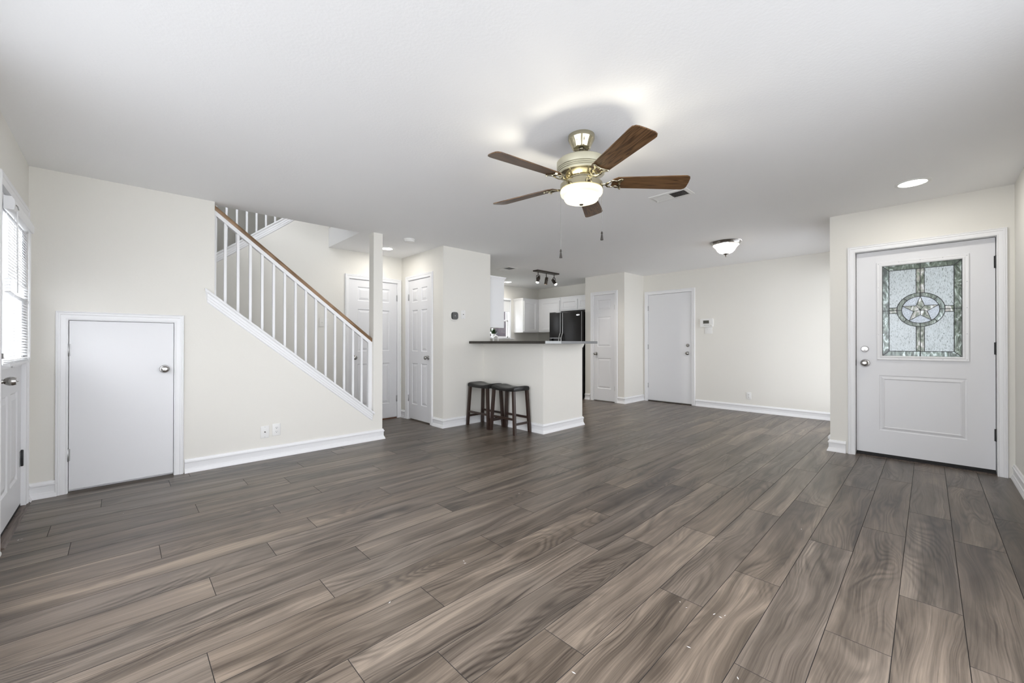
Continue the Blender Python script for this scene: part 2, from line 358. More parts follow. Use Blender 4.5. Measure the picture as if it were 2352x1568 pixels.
def tag(o, label, cat, group=None, kind=None):
    o['label'] = label; o['category'] = cat
    if group: o['group'] = group
    if kind: o['kind'] = kind
    return o
def thing(name, label, cat, loc=(0, 0, 0), rz=0.0, group=None, kind=None):
    o = bpy.data.objects.new(name, None); COL.objects.link(o); o.empty_display_size = 0.1
    o.location = loc; o.rotation_euler = (0, 0, rz)
    return tag(o, label, cat, group, kind)
def copy_tree(o, parent=None):
    c = o.copy(); COL.objects.link(c)
    if parent: c.parent = parent
    for ch in list(o.children): copy_tree(ch, c)
    return c
MINUSY = Matrix.Rotation(PI/2, 4, 'X')     # turns a lathe's +z into -y (out of the wall, towards the viewer)
def at(x, y, z): return Matrix.Translation((x, y, z))

# ------------------------------------------------------------------ ceiling height (the old ceiling sags slightly towards the stairs)
_pts = [(-.46, 4.45, 2.385), (.58, 4.45, 2.385), (2.2, 4.45, 2.38), (3.05, 4.5, 2.40), (3.87, 4.45, 2.395), (6.68, 3.91, 2.438), (7.4, 3.89, 2.448), (7.4, 1.0, 2.484),
        (5.325, .716, 2.428), (5.325, -.5, 2.425), (3.05, 5.55, 2.413), (6.68, 4.78, 2.42), (-.46, -.5, 2.41), (7.2, 6.5, 2.43)]
def _fit():
    A = [[0.0]*5 for _ in range(4)]
    for x, y, z in _pts:
        b = (1, x, y, x*y)
        for i in range(4):
            for j in range(4): A[i][j] += b[i]*b[j]
            A[i][4] += b[i]*z
    for i in range(4):
        p = max(range(i, 4), key=lambda k: abs(A[k][i])); A[i], A[p] = A[p], A[i]
        for k in range(4):
            if k != i:
                f = A[k][i]/A[i][i]; A[k] = [a-f*b for a, b in zip(A[k], A[i])]
    return [A[i][4]/A[i][i] for i in range(4)]
_c = _fit()
def ceil(x, y): return _c[0]+_c[1]*x+_c[2]*y+_c[3]*x*y

XL, YR, YL, YH, XF, XB = -0.475, -0.50, 4.45, 5.55, 5.325, 7.40
YK, XK = 6.64, 7.34
def wall_boxes(b, axis, p0, p1, u0, u1, z0, z1, holes=()):
    """solid wall between planes p0..p1 with rectangular holes (u0,u1,z0,z1), as a grid of boxes"""
    us = sorted({u0, u1, *[h[0] for h in holes], *[h[1] for h in holes]}); zs = sorted({z0, z1, *[h[2] for h in holes], *[h[3] for h in holes]})
    us = [u for u in us if u0 <= u <= u1]; zs = [z for z in zs if z0 <= z <= z1]
    for a, c in zip(us, us[1:]):
        for e, g in zip(zs, zs[1:]):
            m, n = (a+c)/2, (e+g)/2
            if any(h[0] < m < h[1] and h[2] < n < h[3] for h in holes): continue
            if axis == 'x': b.box(p0, p1, a, c, e, g)
            else: b.box(a, c, p0, p1, e, g)
    return b
def structure(o, label, cat): return tag(o, label, cat, kind='structure')

# ================================================================== FLOOR: planks as laid in the room
FLECKS = [(1.766, 0.619), (1.765, 0.594), (1.789, 0.585), (1.743, 0.751), (1.725, 0.716), (1.507, 0.617), (1.486, 0.446), (1.109, 0.841), (1.269, 1.664), (1.261, 1.643), (0.837, 1.621), (-0.414, 3.593), (-0.402, 3.596), (0.015, 3.676), (2.669, 1.62), (2.133, 2.124), (2.951, 0.535)]
def build_floor():
    b = B(); L_, Wd, y00 = 1.281, 0.1915, 0.0935
    starts = {-2: 3.402, -1: 2.494, 0: 1.982, 1: 2.829, 2: 2.181, 3: 1.777, 4: 1.197, 5: 2.110, 6: 1.862, 7: 0.992, 8: 0.227, 9: 0.679, 10: 0.930, 11: 0.307, 12: 0.592,
              13: 0.859, 14: 0.156, 15: 0.758, 16: -0.197, 17: 0.374, 18: -0.303, 19: 0.724, 20: -0.094, 21: 0.283, -3: 2.75, -4: 2.1}
    cl = b.bm.loops.layers.float_color.new('plank')
    x0, x1 = -0.60, 7.55; rnd = random.Random(21)
    g, dz = 0.0013, 0.0022
    for k in range(-4, 36):
        ya, yb = y00+k*Wd, y00+(k+1)*Wd
        ya_, yb_ = max(ya, -0.62), min(yb, 6.80)
        if yb_-ya_ < 0.01: continue
        s = starts.get(k, rnd.uniform(0, L_)); s = s-math.ceil((s-x0)/L_)*L_
        while s < x1:
            xa, xb = max(s, x0), min(s+L_, x1); col = (rnd.random(), rnd.random(), rnd.random(), 1)
            if xb-xa > 0.005:
                o = [(xa, ya_, -dz), (xb, ya_, -dz), (xb, yb_, -dz), (xa, yb_, -dz)]
                i = [(xa+g, ya_+g, 0), (xb-g, ya_+g, 0), (xb-g, yb_-g, 0), (xa+g, yb_-g, 0)]
                vo = [b.bm.verts.new(p) for p in o]; vi = [b.bm.verts.new(p) for p in i]
                f = b.bm.faces.new(vi)
                for l in f.loops: l[cl] = col
                for q in range(4):
                    f = b.bm.faces.new((vo[q], vo[(q+1) % 4], vi[(q+1) % 4], vi[q])); f.material_index = 1
            s += L_
    b.box(x0, x1, -0.62, 6.80, -0.08, -dz-0.0005, mi=1)
    for x, y in FLECKS:      # dried flecks of white paint
        a, l = rnd.uniform(0, PI), rnd.uniform(0.004, 0.009); c, q = math.cos(a)*l, math.sin(a)*l
        b.quad((x-c, y-q, 0.0006), (x+q*.25, y-c*.25, 0.0006), (x+c, y+q, 0.0006), (x-q*.25, y+c*.25, 0.0006), mi=2)
    return structure(b.build('floor', ['floor', 'seam', 'trim']), 'grey-brown wood plank floor running through the whole room', 'floor')
build_floor()

# ================================================================== CEILING with the stairwell opening
def build_ceiling():
    b = B(); xs = [-0.6, 0.7, 1.98, 3.2, 4.5, 6, 7.6]; ys = [-0.65, 1, 2.5, 3.6, 4.567, 5.55, 6.80]
    for i in range(len(xs)-1):
        for j in range(len(ys)-1):
            if xs[i+1] <= 1.981 and ys[j] >= 4.566: continue
            c = [(xs[i], ys[j]), (xs[i+1], ys[j]), (xs[i+1], ys[j+1]), (xs[i], ys[j+1])]
            b.quad(*[(x, y, ceil(x, y)) for x, y in c]); b.quad(*[(x, y, ceil(x, y)+0.25) for x, y in c])
    b.quad((1.98, 4.567, ceil(1.98, 4.567)), (1.98, 6.62, ceil(1.98, 6.62)), (1.98, 6.62, ceil(1.98, 6.62)+.25), (1.98, 4.567, ceil(1.98, 4.567)+.25))
    b.quad((-0.6, 4.567, ceil(-.6, 4.567)), (1.98, 4.567, ceil(1.98, 4.567)), (1.98, 4.567, ceil(1.98, 4.567)+.25), (-.6, 4.567, ceil(-.6, 4.567)+.25))
    structure(b.build('ceiling', 'ceiling'), 'plain light grey ceiling over the living room and kitchen', 'ceiling')
    u = B(); u.box(-0.6, 2.1, 4.45, 6.75, 4.9, 5.0)
    structure(u.build('ceiling_upper', 'ceiling'), 'upstairs ceiling above the open stairwell', 'ceiling')
build_ceiling()

# ================================================================== WALLS
TOP = 2.60
SL = -0.8175                                     # slope of the lower stair flight (z per x)
def cap1(x): return 1.600+SL*(x-0.530)           # top of the sloped cap on the stair wall
def cap2(x): return 2.12+0.805*(x-0.758)         # the same on the upper flight
def build_walls():
    b = B()   # stair wall: solid left piece with a recess for the small door, then the piece below the sloped cap, then the post
    wall_boxes(b, 'y', YL, YL+0.06, XL-0.1, 0.60, 0, TOP, [(-0.297, 0.341, 0, 1.304)])
    wall_boxes(b, 'y', YL+0.06, YL+0.115, XL-0.1, 0.60, 0, TOP)
    b.prism([(0.60, 0), (2.09, 0), (2.09, cap1(2.09)-0.03), (0.60, cap1(0.60)-0.03)], 'y', YL, YL+0.115)
    b.box(2.09, 2.20, YL, YL+0.115, 0, TOP)
    wall_boxes(b, 'y', YL, YL+0.115, XL-0.1, 2.10, TOP, 4.95, [(0.75, 1.55, 2.80, 3.40)])  # hole is an unseen opening, added to light the stair wall
    structure(b.build('wall_left', 'wall'), 'cream stair wall with a sloped opening and a small white door', 'wall')
    b = B(); b.prism([(XL-0.1, 0), (3.17, 0), (3.17, TOP), (1.99, TOP), (1.99, cap2(1.99)-0.03), (XL-0.1, cap2(XL-0.1)-0.03)], 'y', YH+0.045, YH+0.10)
    wall_boxes(b, 'y', YH, YH+0.045, 2.10, 3.17, 0, TOP, [(2.24, 2.994, 0, 2.023)])
    b.prism([(XL-0.1, 0), (2.10, 0), (2.10, TOP), (1.99, TOP), (1.99, cap2(1.99)-0.03), (XL-0.1, cap2(XL-0.1)-0.03)], 'y', YH, YH+0.045)
    structure(b.build('wall_hall', 'wall'), 'cream wall behind the stair railing, holding the hall door', 'wall')
    b = B(); b.box(XL-0.1, 2.1, 6.62, 6.75, 0, 4.95); b.box(1.985, 2.1, 4.45, 6.75, TOP, 4.95); b.box(XL-0.2, XL-0.1, 4.45, 6.75, 0, 4.95); b.box(1.99, 2.1, 5.65, 6.75, 0, TOP)
    structure(b.build('wall_stairwell', 'wall'), 'shadowed wall at the back of the upper stair flight', 'wall')
    b = B()   # closet block between hall and kitchen
    wall_boxes(b, 'x', 3.05, 3.095, YL, 5.7, 0, TOP, [(4.738, 5.363, 0, 2.05)])
    b.box(3.095, 3.87, YL, 6.75, 0, TOP)
    structure(b.build('wall_pier', 'wall'), 'cream block of wall with the round thermostat, between hall and kitchen', 'wall')
    b = B(); b.box(3.745, 4.552, 3.31, YL, 0, 1.112)
    structure(b.build('wall_bar', 'wall'), 'white-painted half-height wall carrying the breakfast bar top', 'wall')
    b = B(); wall_boxes(b, 'y', YK, YK+0.12, 3.8, 7.45, 0, TOP, [(5.28, 6.37, 1.236, 2.09), (4.30, 5.16, 1.236, 2.09)])  # second opening is unseen, added to brighten the kitchen
    structure(b.build('wall_kitchen', 'wall'), 'cream kitchen wall with the window', 'wall')
    b = B(); b.box(XK, XK+0.12, 4.7, 6.75, 0, TOP)
    structure(b.build('wall_kitchen_back', 'wall'), 'cream kitchen wall above the cabinets beside the fridge', 'wall')
    b = B(); wall_boxes(b, 'x', 6.68, 6.73, 3.91, 4.785, 0, TOP, [(4.095, 4.602, 0, 2.068)])
    b.box(6.73, XB+0.1, 3.91, 4.785, 0, TOP)
    structure(b.build('wall_closet', 'wall'), 'cream wall block with the narrow pantry door beside the fridge', 'wall')
    b = B(); wall_boxes(b, 'x', XB, XB+0.05, 0.6, 3.95, 0, TOP, [(2.96, 3.83, 0, 2.072)]); b.box(XB+0.05, XB+0.1, 0.6, 3.95, 0, TOP)
    structure(b.build('wall_back', 'wall'), 'long cream back wall with a flat white door', 'wall')
    b = B(); wall_boxes(b, 'x', XF, XF+0.115, YR-0.1, 0.716, 0, TOP, [(-0.425, 0.531, 0, 2.052)]); wall_boxes(b, 'y', 0.60, 0.716, XF+0.115, XB+0.1, 0, TOP, [(5.55, 7.30, 0.12, 2.22)])
    structure(b.build('wall_front', 'wall'), 'cream wall holding the front door with the star glass', 'wall')
    b = B(); wall_boxes(b, 'y', YR-0.12, YR, XL-0.1, XF+0.1, 0, TOP, [(0.2, 2.7, 0.2, 2.3)])
    structure(b.build('wall_right', 'wall'), 'cream wall at the right edge beside the front door', 'wall')
    b = B(); wall_boxes(b, 'x', XL-0.12, XL, YR-0.12, YL+0.02, 0, TOP, [(-0.1, 2.8, 0.2, 2.3), (3.47, 4.315, 0, 1.995)])
    structure(b.build('wall_left_exterior', 'wall'), 'cream wall with the blind-covered door at the left edge', 'wall')
build_walls()

# ================================================================== baseboards and casings
BASE = [(0.0, 0.0), (0.026, 0.0), (0.026, 0.010), (0.021, 0.020), (0.017, 0.030), (0.017, 0.034), (0.012, 0.040), (0.0115, 0.078), (0.013, 0.085), (0.018, 0.089), (0.018, 0.098), (0.012, 0.104), (0.009, 0.116), (0.0, 0.118)]
def baseboard(name, path, label):
    """path walked with the room on the left-hand side; mitred at corners"""
    b = B(); n = len(path); P = [Vector((*p, 0)) for p in path]
    def off(i, d):
        def nrm(a, c): t = (c-a).normalized(); return Vector((-t.y, t.x, 0))
        if i == 0: return P[0]+nrm(P[0], P[1])*d
        if i == n-1: return P[-1]+nrm(P[-2], P[-1])*d
        n1, n2 = nrm(P[i-1], P[i]), nrm(P[i], P[i+1]); m = n1+n2
        return P[i]+m*(2*d/(m.length_squared))
    rows = [[b.bm.verts.new(off(i, d)+Vector((0, 0, z))) for i in range(n)] for d, z in BASE]
    for r, s in zip(rows, rows[1:]):
        for i in range(n-1): b.bm.faces.new((r[i], r[i+1], s[i+1], s[i]))
    b.bm.faces.new([r[0] for r in rows]); b.bm.faces.new([r[-1] for r in rows][::-1])
    return structure(b.build(name, 'trim', smooth=True, sharp=28), label, 'baseboard')
baseboard('baseboard_left', [(2.20, YL+0.115), (2.20, YL), (0.395, YL)], 'white baseboard under the stair wall')
baseboard('baseboard_left_corner', [(-0.333, YL), (XL, YL), (XL, 4.372)], 'short white baseboard between the corner and the small stair door')
baseboard('baseboard_left_exterior', [(XL, 3.41), (XL, 2.9)], 'white baseboard at the left edge beside the blind-covered door')
baseboard('baseboard_hall', [(3.05, 5.425), (3.05, YH), (3.02, YH)], 'short white baseboard in the hall corner between the two doors')
baseboard('baseboard_pier', [(3.745, 3.9), (3.745, YL), (3.05, YL), (3.05, 4.675)], 'white baseboard round the pier and behind the stools')
baseboard('baseboard_bar', [(4.552, 3.42), (4.552, 3.31), (3.745, 3.31), (3.745, 3.9)], 'white baseboard round the end of the breakfast bar')
baseboard('baseboard_closet', [(6.68, 4.665), (6.68, 4.785)], 'short white baseboard between the fridge and pantry door')
baseboard('baseboard_closet_corner', [(XB, 3.91), (6.68, 3.91), (6.68, 4.05)], 'white baseboard round the corner beside the pantry door')
baseboard('baseboard_back', [(XF+0.2, 0.716), (XB, 0.716), (XB, 2.905)], 'long white baseboard along the back wall')
baseboard('baseboard_front', [(XF, 0.588), (XF, 0.716), (XF+0.2, 0.716)], 'short white baseboard left of the front door')
baseboard('baseboard_right', [(3.9, YR), (XF, YR)], 'white baseboard at the right edge')

CAS = [(0.0, 0.0), (0.0, 0.010), (0.006, 0.012), (0.010, 0.010), (0.016, 0.012), (0.034, 0.013), (0.038, 0.017), (0.046, 0.018), (0.050, 0.015), (0.056, 0.019), (0.060, 0.017), (0.062, 0.0)]
def casing(parent, x0, x1, z1, wd=0.062, name='casing', z0=0.0):
    b = B(); k = wd/0.062; rows = []
    for w, t in CAS:
        w *= k; rows.append([b.bm.verts.new(p) for p in ((x0-w, -t, z0), (x0-w, -t, z1+w), (x1+w, -t, z1+w), (x1+w, -t, z0))])
    for r, s in zip(rows, rows[1:]):
        for i in range(3): b.bm.faces.new((r[i], r[i+1], s[i+1], s[i]))
    b.bm.faces.new([r[0] for r in rows]); b.bm.faces.new([r[3] for r in rows][::-1])
    return b.build(name, 'trim', parent, smooth=True, sharp=25)
def jamb(parent, w, h, gap, depth, yl, back=True):
    b = B(); s = 0.017
    b.box(-gap-s, -gap, 0, depth, 0, h+gap+s); b.box(w+gap, w+gap+s, 0, depth, 0, h+gap+s); b.box(-gap, w+gap, 0, depth, h+gap, h+gap+s)
    if back: b.box(-gap, w+gap, yl+0.042, yl+0.044, 0, h+gap)
    return b.build('jamb', 'trim', parent)

def panel_leaf(w, h, z0, panels, t=0.036, yl=0.0, rings=((0, 0), (0.010, 0.009), (0.016, 0.009), (0.045, 0.001)), glass=None):
    """door leaf with sunk and fielded panels; panels = (x0,x1,z0,z1) cells"""
    b = B(); holes = list(panels)+([glass] if glass else [])
    xs = sorted({0, w, *[p[0] for p in holes], *[p[1] for p in holes]}); zs = sorted({z0, h, *[p[2] for p in holes], *[p[3] for p in holes]})
    for a, c in zip(xs, xs[1:]):
        for e, g in zip(zs, zs[1:]):
            m, n = (a+c)/2, (e+g)/2
            if any(p[0] < m < p[1] and p[2] < n < p[3] for p in holes): continue
            b.quad((a, yl, e), (c, yl, e), (c, yl, g), (a, yl, g))
            if glass: b.quad((a, yl+t, e), (c, yl+t, e), (c, yl+t, g), (a, yl+t, g))
    for (a, c, e, g) in panels:
        prev = None
        for d, y in rings:
            r = [b.bm.verts.new(p) for p in ((a+d, yl+y, e+d), (c-d, yl+y, e+d), (c-d, yl+y, g-d), (a+d, yl+y, g-d))]
            if prev:
                for i in range(4): b.bm.faces.new((prev[i], prev[(i+1) % 4], r[(i+1) % 4], r[i]))
            prev = r
        b.bm.faces.new(prev)
        if glass: b.quad((a, yl+t, e), (c, yl+t, e), (c, yl+t, g), (a, yl+t, g))
    if glass:
        a, c, e, g = glass
        b.quad((a, yl, e), (c, yl, e), (c, yl+t, e), (a, yl+t, e)); b.quad((a, yl, g), (c, yl, g), (c, yl+t, g), (a, yl+t, g))
        b.quad((a, yl, e), (a, yl, g), (a, yl+t, g), (a, yl+t, e)); b.quad((c, yl, e), (c, yl, g), (c, yl+t, g), (c, yl+t, e))
    else: b.quad((0, yl+t, z0), (w, yl+t, z0), (w, yl+t, h), (0, yl+t, h))
    for p, q in (((0, z0), (w, z0)), ((w, z0), (w, h)), ((w, h), (0, h)), ((0, h), (0, z0))):
        b.quad((p[0], yl, p[1]), (q[0], yl, q[1]), (q[0], yl+t, q[1]), (p[0], yl+t, p[1]))
    return b
KNOB = [(0.0, 0.0), (0.033, 0.0), (0.033, 0.004), (0.029, 0.009), (0.014, 0.012), (0.012, 0.028), (0.018, 0.034), (0.0265, 0.042), (0.0275, 0.051), (0.024, 0.058), (0.015, 0.062), (0.009, 0.0625), (0.008, 0.060), (0.0045, 0.060), (0.0, 0.061)]
def knob(parent, x, z, yl, mat='nickel', s=1.0):
    return B().lathe([(r*s, h*s) for r, h in KNOB], 28, at(x, yl, z) @ MINUSY).build('door_knob', mat, parent, smooth=True)
def deadbolt(parent, x, z, yl, mat='nickel'):
    b = B().lathe([(0, 0), (0.031, 0), (0.031, 0.006), (0.026, 0.013), (0.012, 0.015), (0, 0.015)], 28, at(x, yl, z) @ MINUSY)
    b.box(x-0.005, x+0.005, yl-0.027, yl-0.013, z-0.015, z+0.015, bev=0.002)
    return b.build('deadbolt', mat, parent, smooth=True)
def hinges(parent, x, zs, yl, mat='grey_metal', side=1, hh=0.089):
    for z in zs:
        b = B().lathe([(0, -hh/2-0.004), (0.004, -hh/2-0.003), (0.0065, -hh/2), (0.0065, hh/2), (0.004, hh/2+0.003), (0, hh/2+0.004)], 10, at(x, yl-0.004, z))
        b.box(min(x, x-side*0.012), max(x, x-side*0.012), yl-0.0015, yl+0.001, z-hh/2, z+hh/2)
        b.build('hinge', mat, parent, smooth=True)

SIX_Z = [(0.23, 0.826), (1.0, 1.595), (1.712, 1.907)]
# --- hall door behind the railing (six panels)
d = thing('door_1', 'white six-panel door half hidden behind the stair post', 'door', (2.26, YH, 0), 0, kind='structure')
w = 0.714
panel_leaf(w, 2.005, 0.022, [(x0, x1, a, c) for x0, x1 in ((0.115, 0.307), (0.407, 0.599)) for a, c in SIX_Z], yl=0.006).build('door_leaf', 'door', d)
jamb(d, w, 2.005, 0.003, 0.045, -0.001, False); casing(d, -0.006, w+0.006, 2.012, 0.058)
knob(d, 0.066, 0.915, 0.006); hinges(d, w+0.004, (1.79, 0.29), 0.006)
B().box(0, w, 0.0, 0.03, 0, 0.006).build('sill_strip', 'carpet', d)
# --- narrow closet door in the pier (six panels)
d = thing('door_2', 'narrow white six-panel closet door facing the bar, right of the hall corner', 'door', (3.05, 5.343, 0), -PI/2, kind='structure')
w = 0.585
panel_leaf(w, 2.03, 0.02, [(x0, x1, a, c) for x0, x1 in ((0.09, 0.245), (0.34, 0.495)) for a, c in SIX_Z], yl=0.006).build('door_leaf', 'door', d)
jamb(d, w, 2.03, 0.003, 0.045, -0.001, False); casing(d, -0.006, w+0.006, 2.037, 0.060)
knob(d, w-0.066, 0.915, 0.006); hinges(d, -0.004, (1.79, 0.31), 0.006, side=-1)
# --- low flush door under the stairs
d = thing('door_3', 'low flat white cupboard door under the stairs', 'door', (-0.277, YL, 0), 0, kind='structure')
w = 0.598
B().box(0, w, 0.004, 0.038, 0.022, 1.284, bev=0.002).build('door_leaf', 'door', d)
jamb(d, w, 1.284, 0.003, 0.06, 0.012); casing(d, -0.006, w+0.006, 1.291, 0.062)
knob(d, 0.540, 0.900, 0.004); hinges(d, -0.004, (1.065, 0.283), 0.004, side=-1)
# --- narrow pantry door (three panels)
d = thing('door_4', 'narrow white three-panel pantry door right of the black fridge', 'door', (6.68, 4.582, 0), -PI/2, kind='structure')
w = 0.468
panel_leaf(w, 2.05, 0.016, [(0.085, 0.383, a, c) for a, c in ((0.244, 0.83), (1.05, 1.627), (1.761, 1.954))], yl=0.006).build('door_leaf', 'door', d)
jamb(d, w, 2.05, 0.003, 0.05, -0.001, False); casing(d, -0.006, w+0.006, 2.057, 0.060)
knob(d, 0.055, 0.915, 0.006); hinges(d, w+0.004, (1.80, 0.26), 0.006)
# --- flat door in the back wall
d = thing('door_5', 'flat white door with knob and deadbolt in the back wall', 'door', (XB, 3.812, 0), -PI/2, kind='structure')
w = 0.832
B().box(0, w, 0.005, 0.040, 0.022, 2.054, bev=0.002).build('door_leaf', 'door', d)
jamb(d, w, 2.054, 0.004, 0.05, -0.001, False); casing(d, -0.007, w+0.007, 2.062, 0.060)
knob(d, w-0.068, 0.938, 0.005); deadbolt(d, w-0.066, 1.081, 0.005); hinges(d, -0.005, (1.80, 1.05, 0.302), 0.005, side=-1)
B().box(0, w, -0.004, 0.03, 0, 0.009).build('sill_strip', 'bronze', d)

# --- front door with the leaded star glass
FD = thing('door_6', 'white front door with leaded star glass and one raised panel', 'door', (XF, 0.511, 0), -PI/2, kind='structure')
w, h, yl = 0.912, 2.033, 0.07
panel_leaf(w, h, 0.034, [(0.171, 0.750, 0.263, 0.806)], t=0.045, yl=yl, rings=((0, 0), (0.004, 0.004), (0.012, 0.005), (0.034, -0.003), (0.042, 0.003)), glass=(0.185, 0.731, 0.985, 1.890)).build('door_leaf', 'door', FD)
jamb(FD, w, h, 0.004, 0.115, yl, False)
b = B(); b.box(-0.004, 0.016, yl+0.047, yl+0.06, 0, h+0.004); b.box(w-0.016, w+0.004, yl+0.047, yl+0.06, 0, h+0.004); b.box(-0.004, w+0.004, yl+0.047, yl+0.06, h-0.016, h+0.004)
for x0, x1, z0, z1 in ((-0.0035, -0.0005, 0.03, h), (w+0.0005, w+0.0035, 0.03, h), (-0.003, w+0.003, h+0.0005, h+0.0035)): b.box(x0, x1, yl+0.012, yl+0.047, z0, z1)  # black filler added in the leaf gaps to block light and keep them dark
b.build('weatherstrip_and_gap_fill', 'gap', FD)
casing(FD, -0.004, w+0.004, h+0.003, 0.058)
knob(FD, 0.066, 0.924, yl, s=1.12); deadbolt(FD, 0.064, 1.064, yl); hinges(FD, w+0.004, (1.822, 1.078, 0.334), yl, 'black_metal', hh=0.104)
b = B(); b.box(-0.004, w+0.004, yl-0.012, yl+0.06, 0.0, 0.014); b.box(0, w, yl+0.004, yl+0.04, 0.014, 0.036)
b.build('threshold', 'gap', FD)
B().box(-0.004, w+0.004, yl-0.04, yl-0.012, 0.0, 0.004).build('threshold_strip', 'strip', FD)
B().box(-0.010, -0.003, yl-0.008, yl+0.012, 0.895, 0.955).build('strike_plate', 'black_metal', FD)
# glass unit: moulded frame, glass pieces with refractions painted in, came lines
fr = B(); G = (0.196, 0.721, 0.998, 1.879); O_ = (0.153, 0.764, 0.958, 1.918); prev = None
for k, y in ((0.0, yl), (0.0, yl-0.012), (0.006, yl-0.016), (0.022, yl-0.012), (0.030, yl-0.016), (0.040, yl-0.012), (0.043, yl+0.012)):
    r = [fr.bm.verts.new(p) for p in ((O_[0]+k, y, O_[2]+k), (O_[1]-k, y, O_[2]+k), (O_[1]-k, y, O_[3]-k), (O_[0]+k, y, O_[3]-k))]
    if prev:
        for i in range(4): fr.bm.faces.new((prev[i], prev[(i+1) % 4], r[(i+1) % 4], r[i]))
    prev = r
frame_ob = fr.build('glass_frame', 'trim', FD)
sc = B()
for i in range(5):
    z = O_[2]+0.016+i*(O_[3]-O_[2]-0.032)/4; x = O_[0]+0.016+i*(O_[1]-O_[0]-0.032)/4
    for p in ((O_[0]+0.014, z), (O_[1]-0.014, z)) + (((x, O_[2]+0.014), (x, O_[3]-0.014)) if i not in (0, 4) else ()):
        sc.lathe([(0.0032, 0), (0.0032, 0.003), (0, 0.003)], 8, at(p[0], yl-0.0125, p[1]) @ MINUSY)
sc.build('screw_caps', 'grey_metal', frame_ob)
gy = yl+0.010
I_ = (0.243, 0.673, 1.046, 1.829); cx, cz = 0.458, 1.4385; R1, R2 = 0.160, 0.126; hw = 0.027
def glasspiece(name, mat, polys, parent):
    b = B()
    for pl in polys: b.prism(pl, 'y', gy, gy+0.004)
    return b.build(name, mat, parent)
pane = B().box(G[0], G[1], gy+0.010, gy+0.013, G[2], G[3]).build('glass_backing', 'glass', FD)
glasspiece('border_glass', 'swirl', [[(G[0], G[2]), (I_[0], I_[2]), (I_[0], I_[3]), (G[0], G[3])], [(G[0], G[2]), (G[1], G[2]), (I_[1], I_[2]), (I_[0], I_[2])]], pane)
glasspiece('border_glass', 'swirl_refraction', [[(G[1], G[2]), (G[1], G[3]), (I_[1], I_[3]), (I_[1], I_[2])], [(G[0], G[3]), (I_[0], I_[3]), (I_[1], I_[3]), (G[1], G[3])]], pane)
def arc(r, a0, a1, n=14): return [(cx+r*math.cos(a0+(a1-a0)*i/n), cz+r*math.sin(a0+(a1-a0)*i/n)) for i in range(n+1)]
th = math.asin(hw/R1)
quads = []
for sx, sz, a0, a1 in ((1, 1, th, PI/2-th), (-1, 1, PI/2+th, PI-th), (-1, -1, PI+th, 1.5*PI-th), (1, -1, 1.5*PI+th, 2*PI-th)):
    X = I_[1] if sx > 0 else I_[0]; Z = I_[3] if sz > 0 else I_[2]; A = arc(R1, a0, a1)
    e1 = (X, cz+sz*hw); e2 = (cx+sx*hw, Z)
    if sx*sz > 0: quads.append([e1, (X, Z), e2]+A[::-1])
    else: quads.append([e2, (X, Z), e1]+A[::-1])
glasspiece('field_glass', 'glue_chip', quads, pane)
glasspiece('bevel_strip_glass', 'bevel', [[(cx-hw, cz+R1-0.003), (cx+hw, cz+R1-0.003), (cx+hw, I_[3]), (cx-hw, I_[3])], [(cx-hw, I_[2]), (cx+hw, I_[2]), (cx+hw, cz-R1+0.003), (cx-hw, cz-R1+0.003)],
            [(I_[0], cz-hw), (cx-R1+0.003, cz-hw), (cx-R1+0.003, cz+hw), (I_[0], cz+hw)], [(cx+R1-0.003, cz-hw), (I_[1], cz-hw), (I_[1], cz+hw), (cx+R1-0.003, cz+hw)]], pane)
glasspiece('ring_glass', 'swirl_refraction', [arc(R1, a, a+PI/4, 8)+arc(R2, a, a+PI/4, 8)[::-1] for a in [PI/4*i for i in range(8)] if not 5.4 < (a+0.2) % (2*PI) < 6.5 and a > 0.1], pane)
glasspiece('ring_glass', 'swirl', [arc(R1, a, a+PI/4, 8)+arc(R2, a, a+PI/4, 8)[::-1] for a in (0, 7*PI/4)], pane)
tips = [(cx+R2*0.985*math.sin(2*PI*i/5), cz+R2*0.985*math.cos(2*PI*i/5)) for i in range(5)]
inn = [(cx+0.048*math.sin(2*PI*(i+0.5)/5), cz+0.048*math.cos(2*PI*(i+0.5)/5)) for i in range(5)]
glasspiece('star_glass', 'bevel', [[(cx, cz), inn[i-1], tips[i], inn[i]] for i in range(5)], pane)
glasspiece('medallion_glass', 'pebble', [[tips[i], inn[i], tips[(i+1) % 5]]+arc(R2, PI/2-2*PI*(i+1)/5, PI/2-2*PI*i/5, 8)[1:-1] for i in range(5)], pane)
cm = B()
def came(p, q, wdt=0.0048): cm.bar((p[0], gy-0.001, p[1]), (q[0], gy-0.001, q[1]), wdt, 0.005, up=(0, 1, 0))
for X0, X1, Z0, Z1 in (I_, G):
    for p, q in (((X0, Z0), (X1, Z0)), ((X1, Z0), (X1, Z1)), ((X1, Z1), (X0, Z1)), ((X0, Z1), (X0, Z0))): came(p, q, 0.005)
for i in (0, 1):
    for j in (2, 3): came((G[i], G[j]), (I_[i], I_[j]))
came((cx, G[2]), (cx, cz-R2)); came((cx, cz+R2), (cx, G[3])); came((G[0], cz), (cx-R2, cz)); came((cx+R2, cz), (G[1], cz))
for s in (-hw, hw):
    came((cx+s, I_[2]), (cx+s, cz-R1)); came((cx+s, cz+R1), (cx+s, I_[3])); came((I_[0], cz+s), (cx-R1, cz+s)); came((cx+R1, cz+s), (I_[1], cz+s))
for r in (R1, R2): cm.tube([(p[0], gy-0.001, p[1]) for p in arc(r, 0, 2*PI, 56)[:-1]], 0.0026, 6, closed=True)
for a in (PI/4, 3*PI/4, 5*PI/4, 7*PI/4): came((cx+R2*math.cos(a), cz+R2*math.sin(a)), (cx+R1*math.cos(a), cz+R1*math.sin(a)))
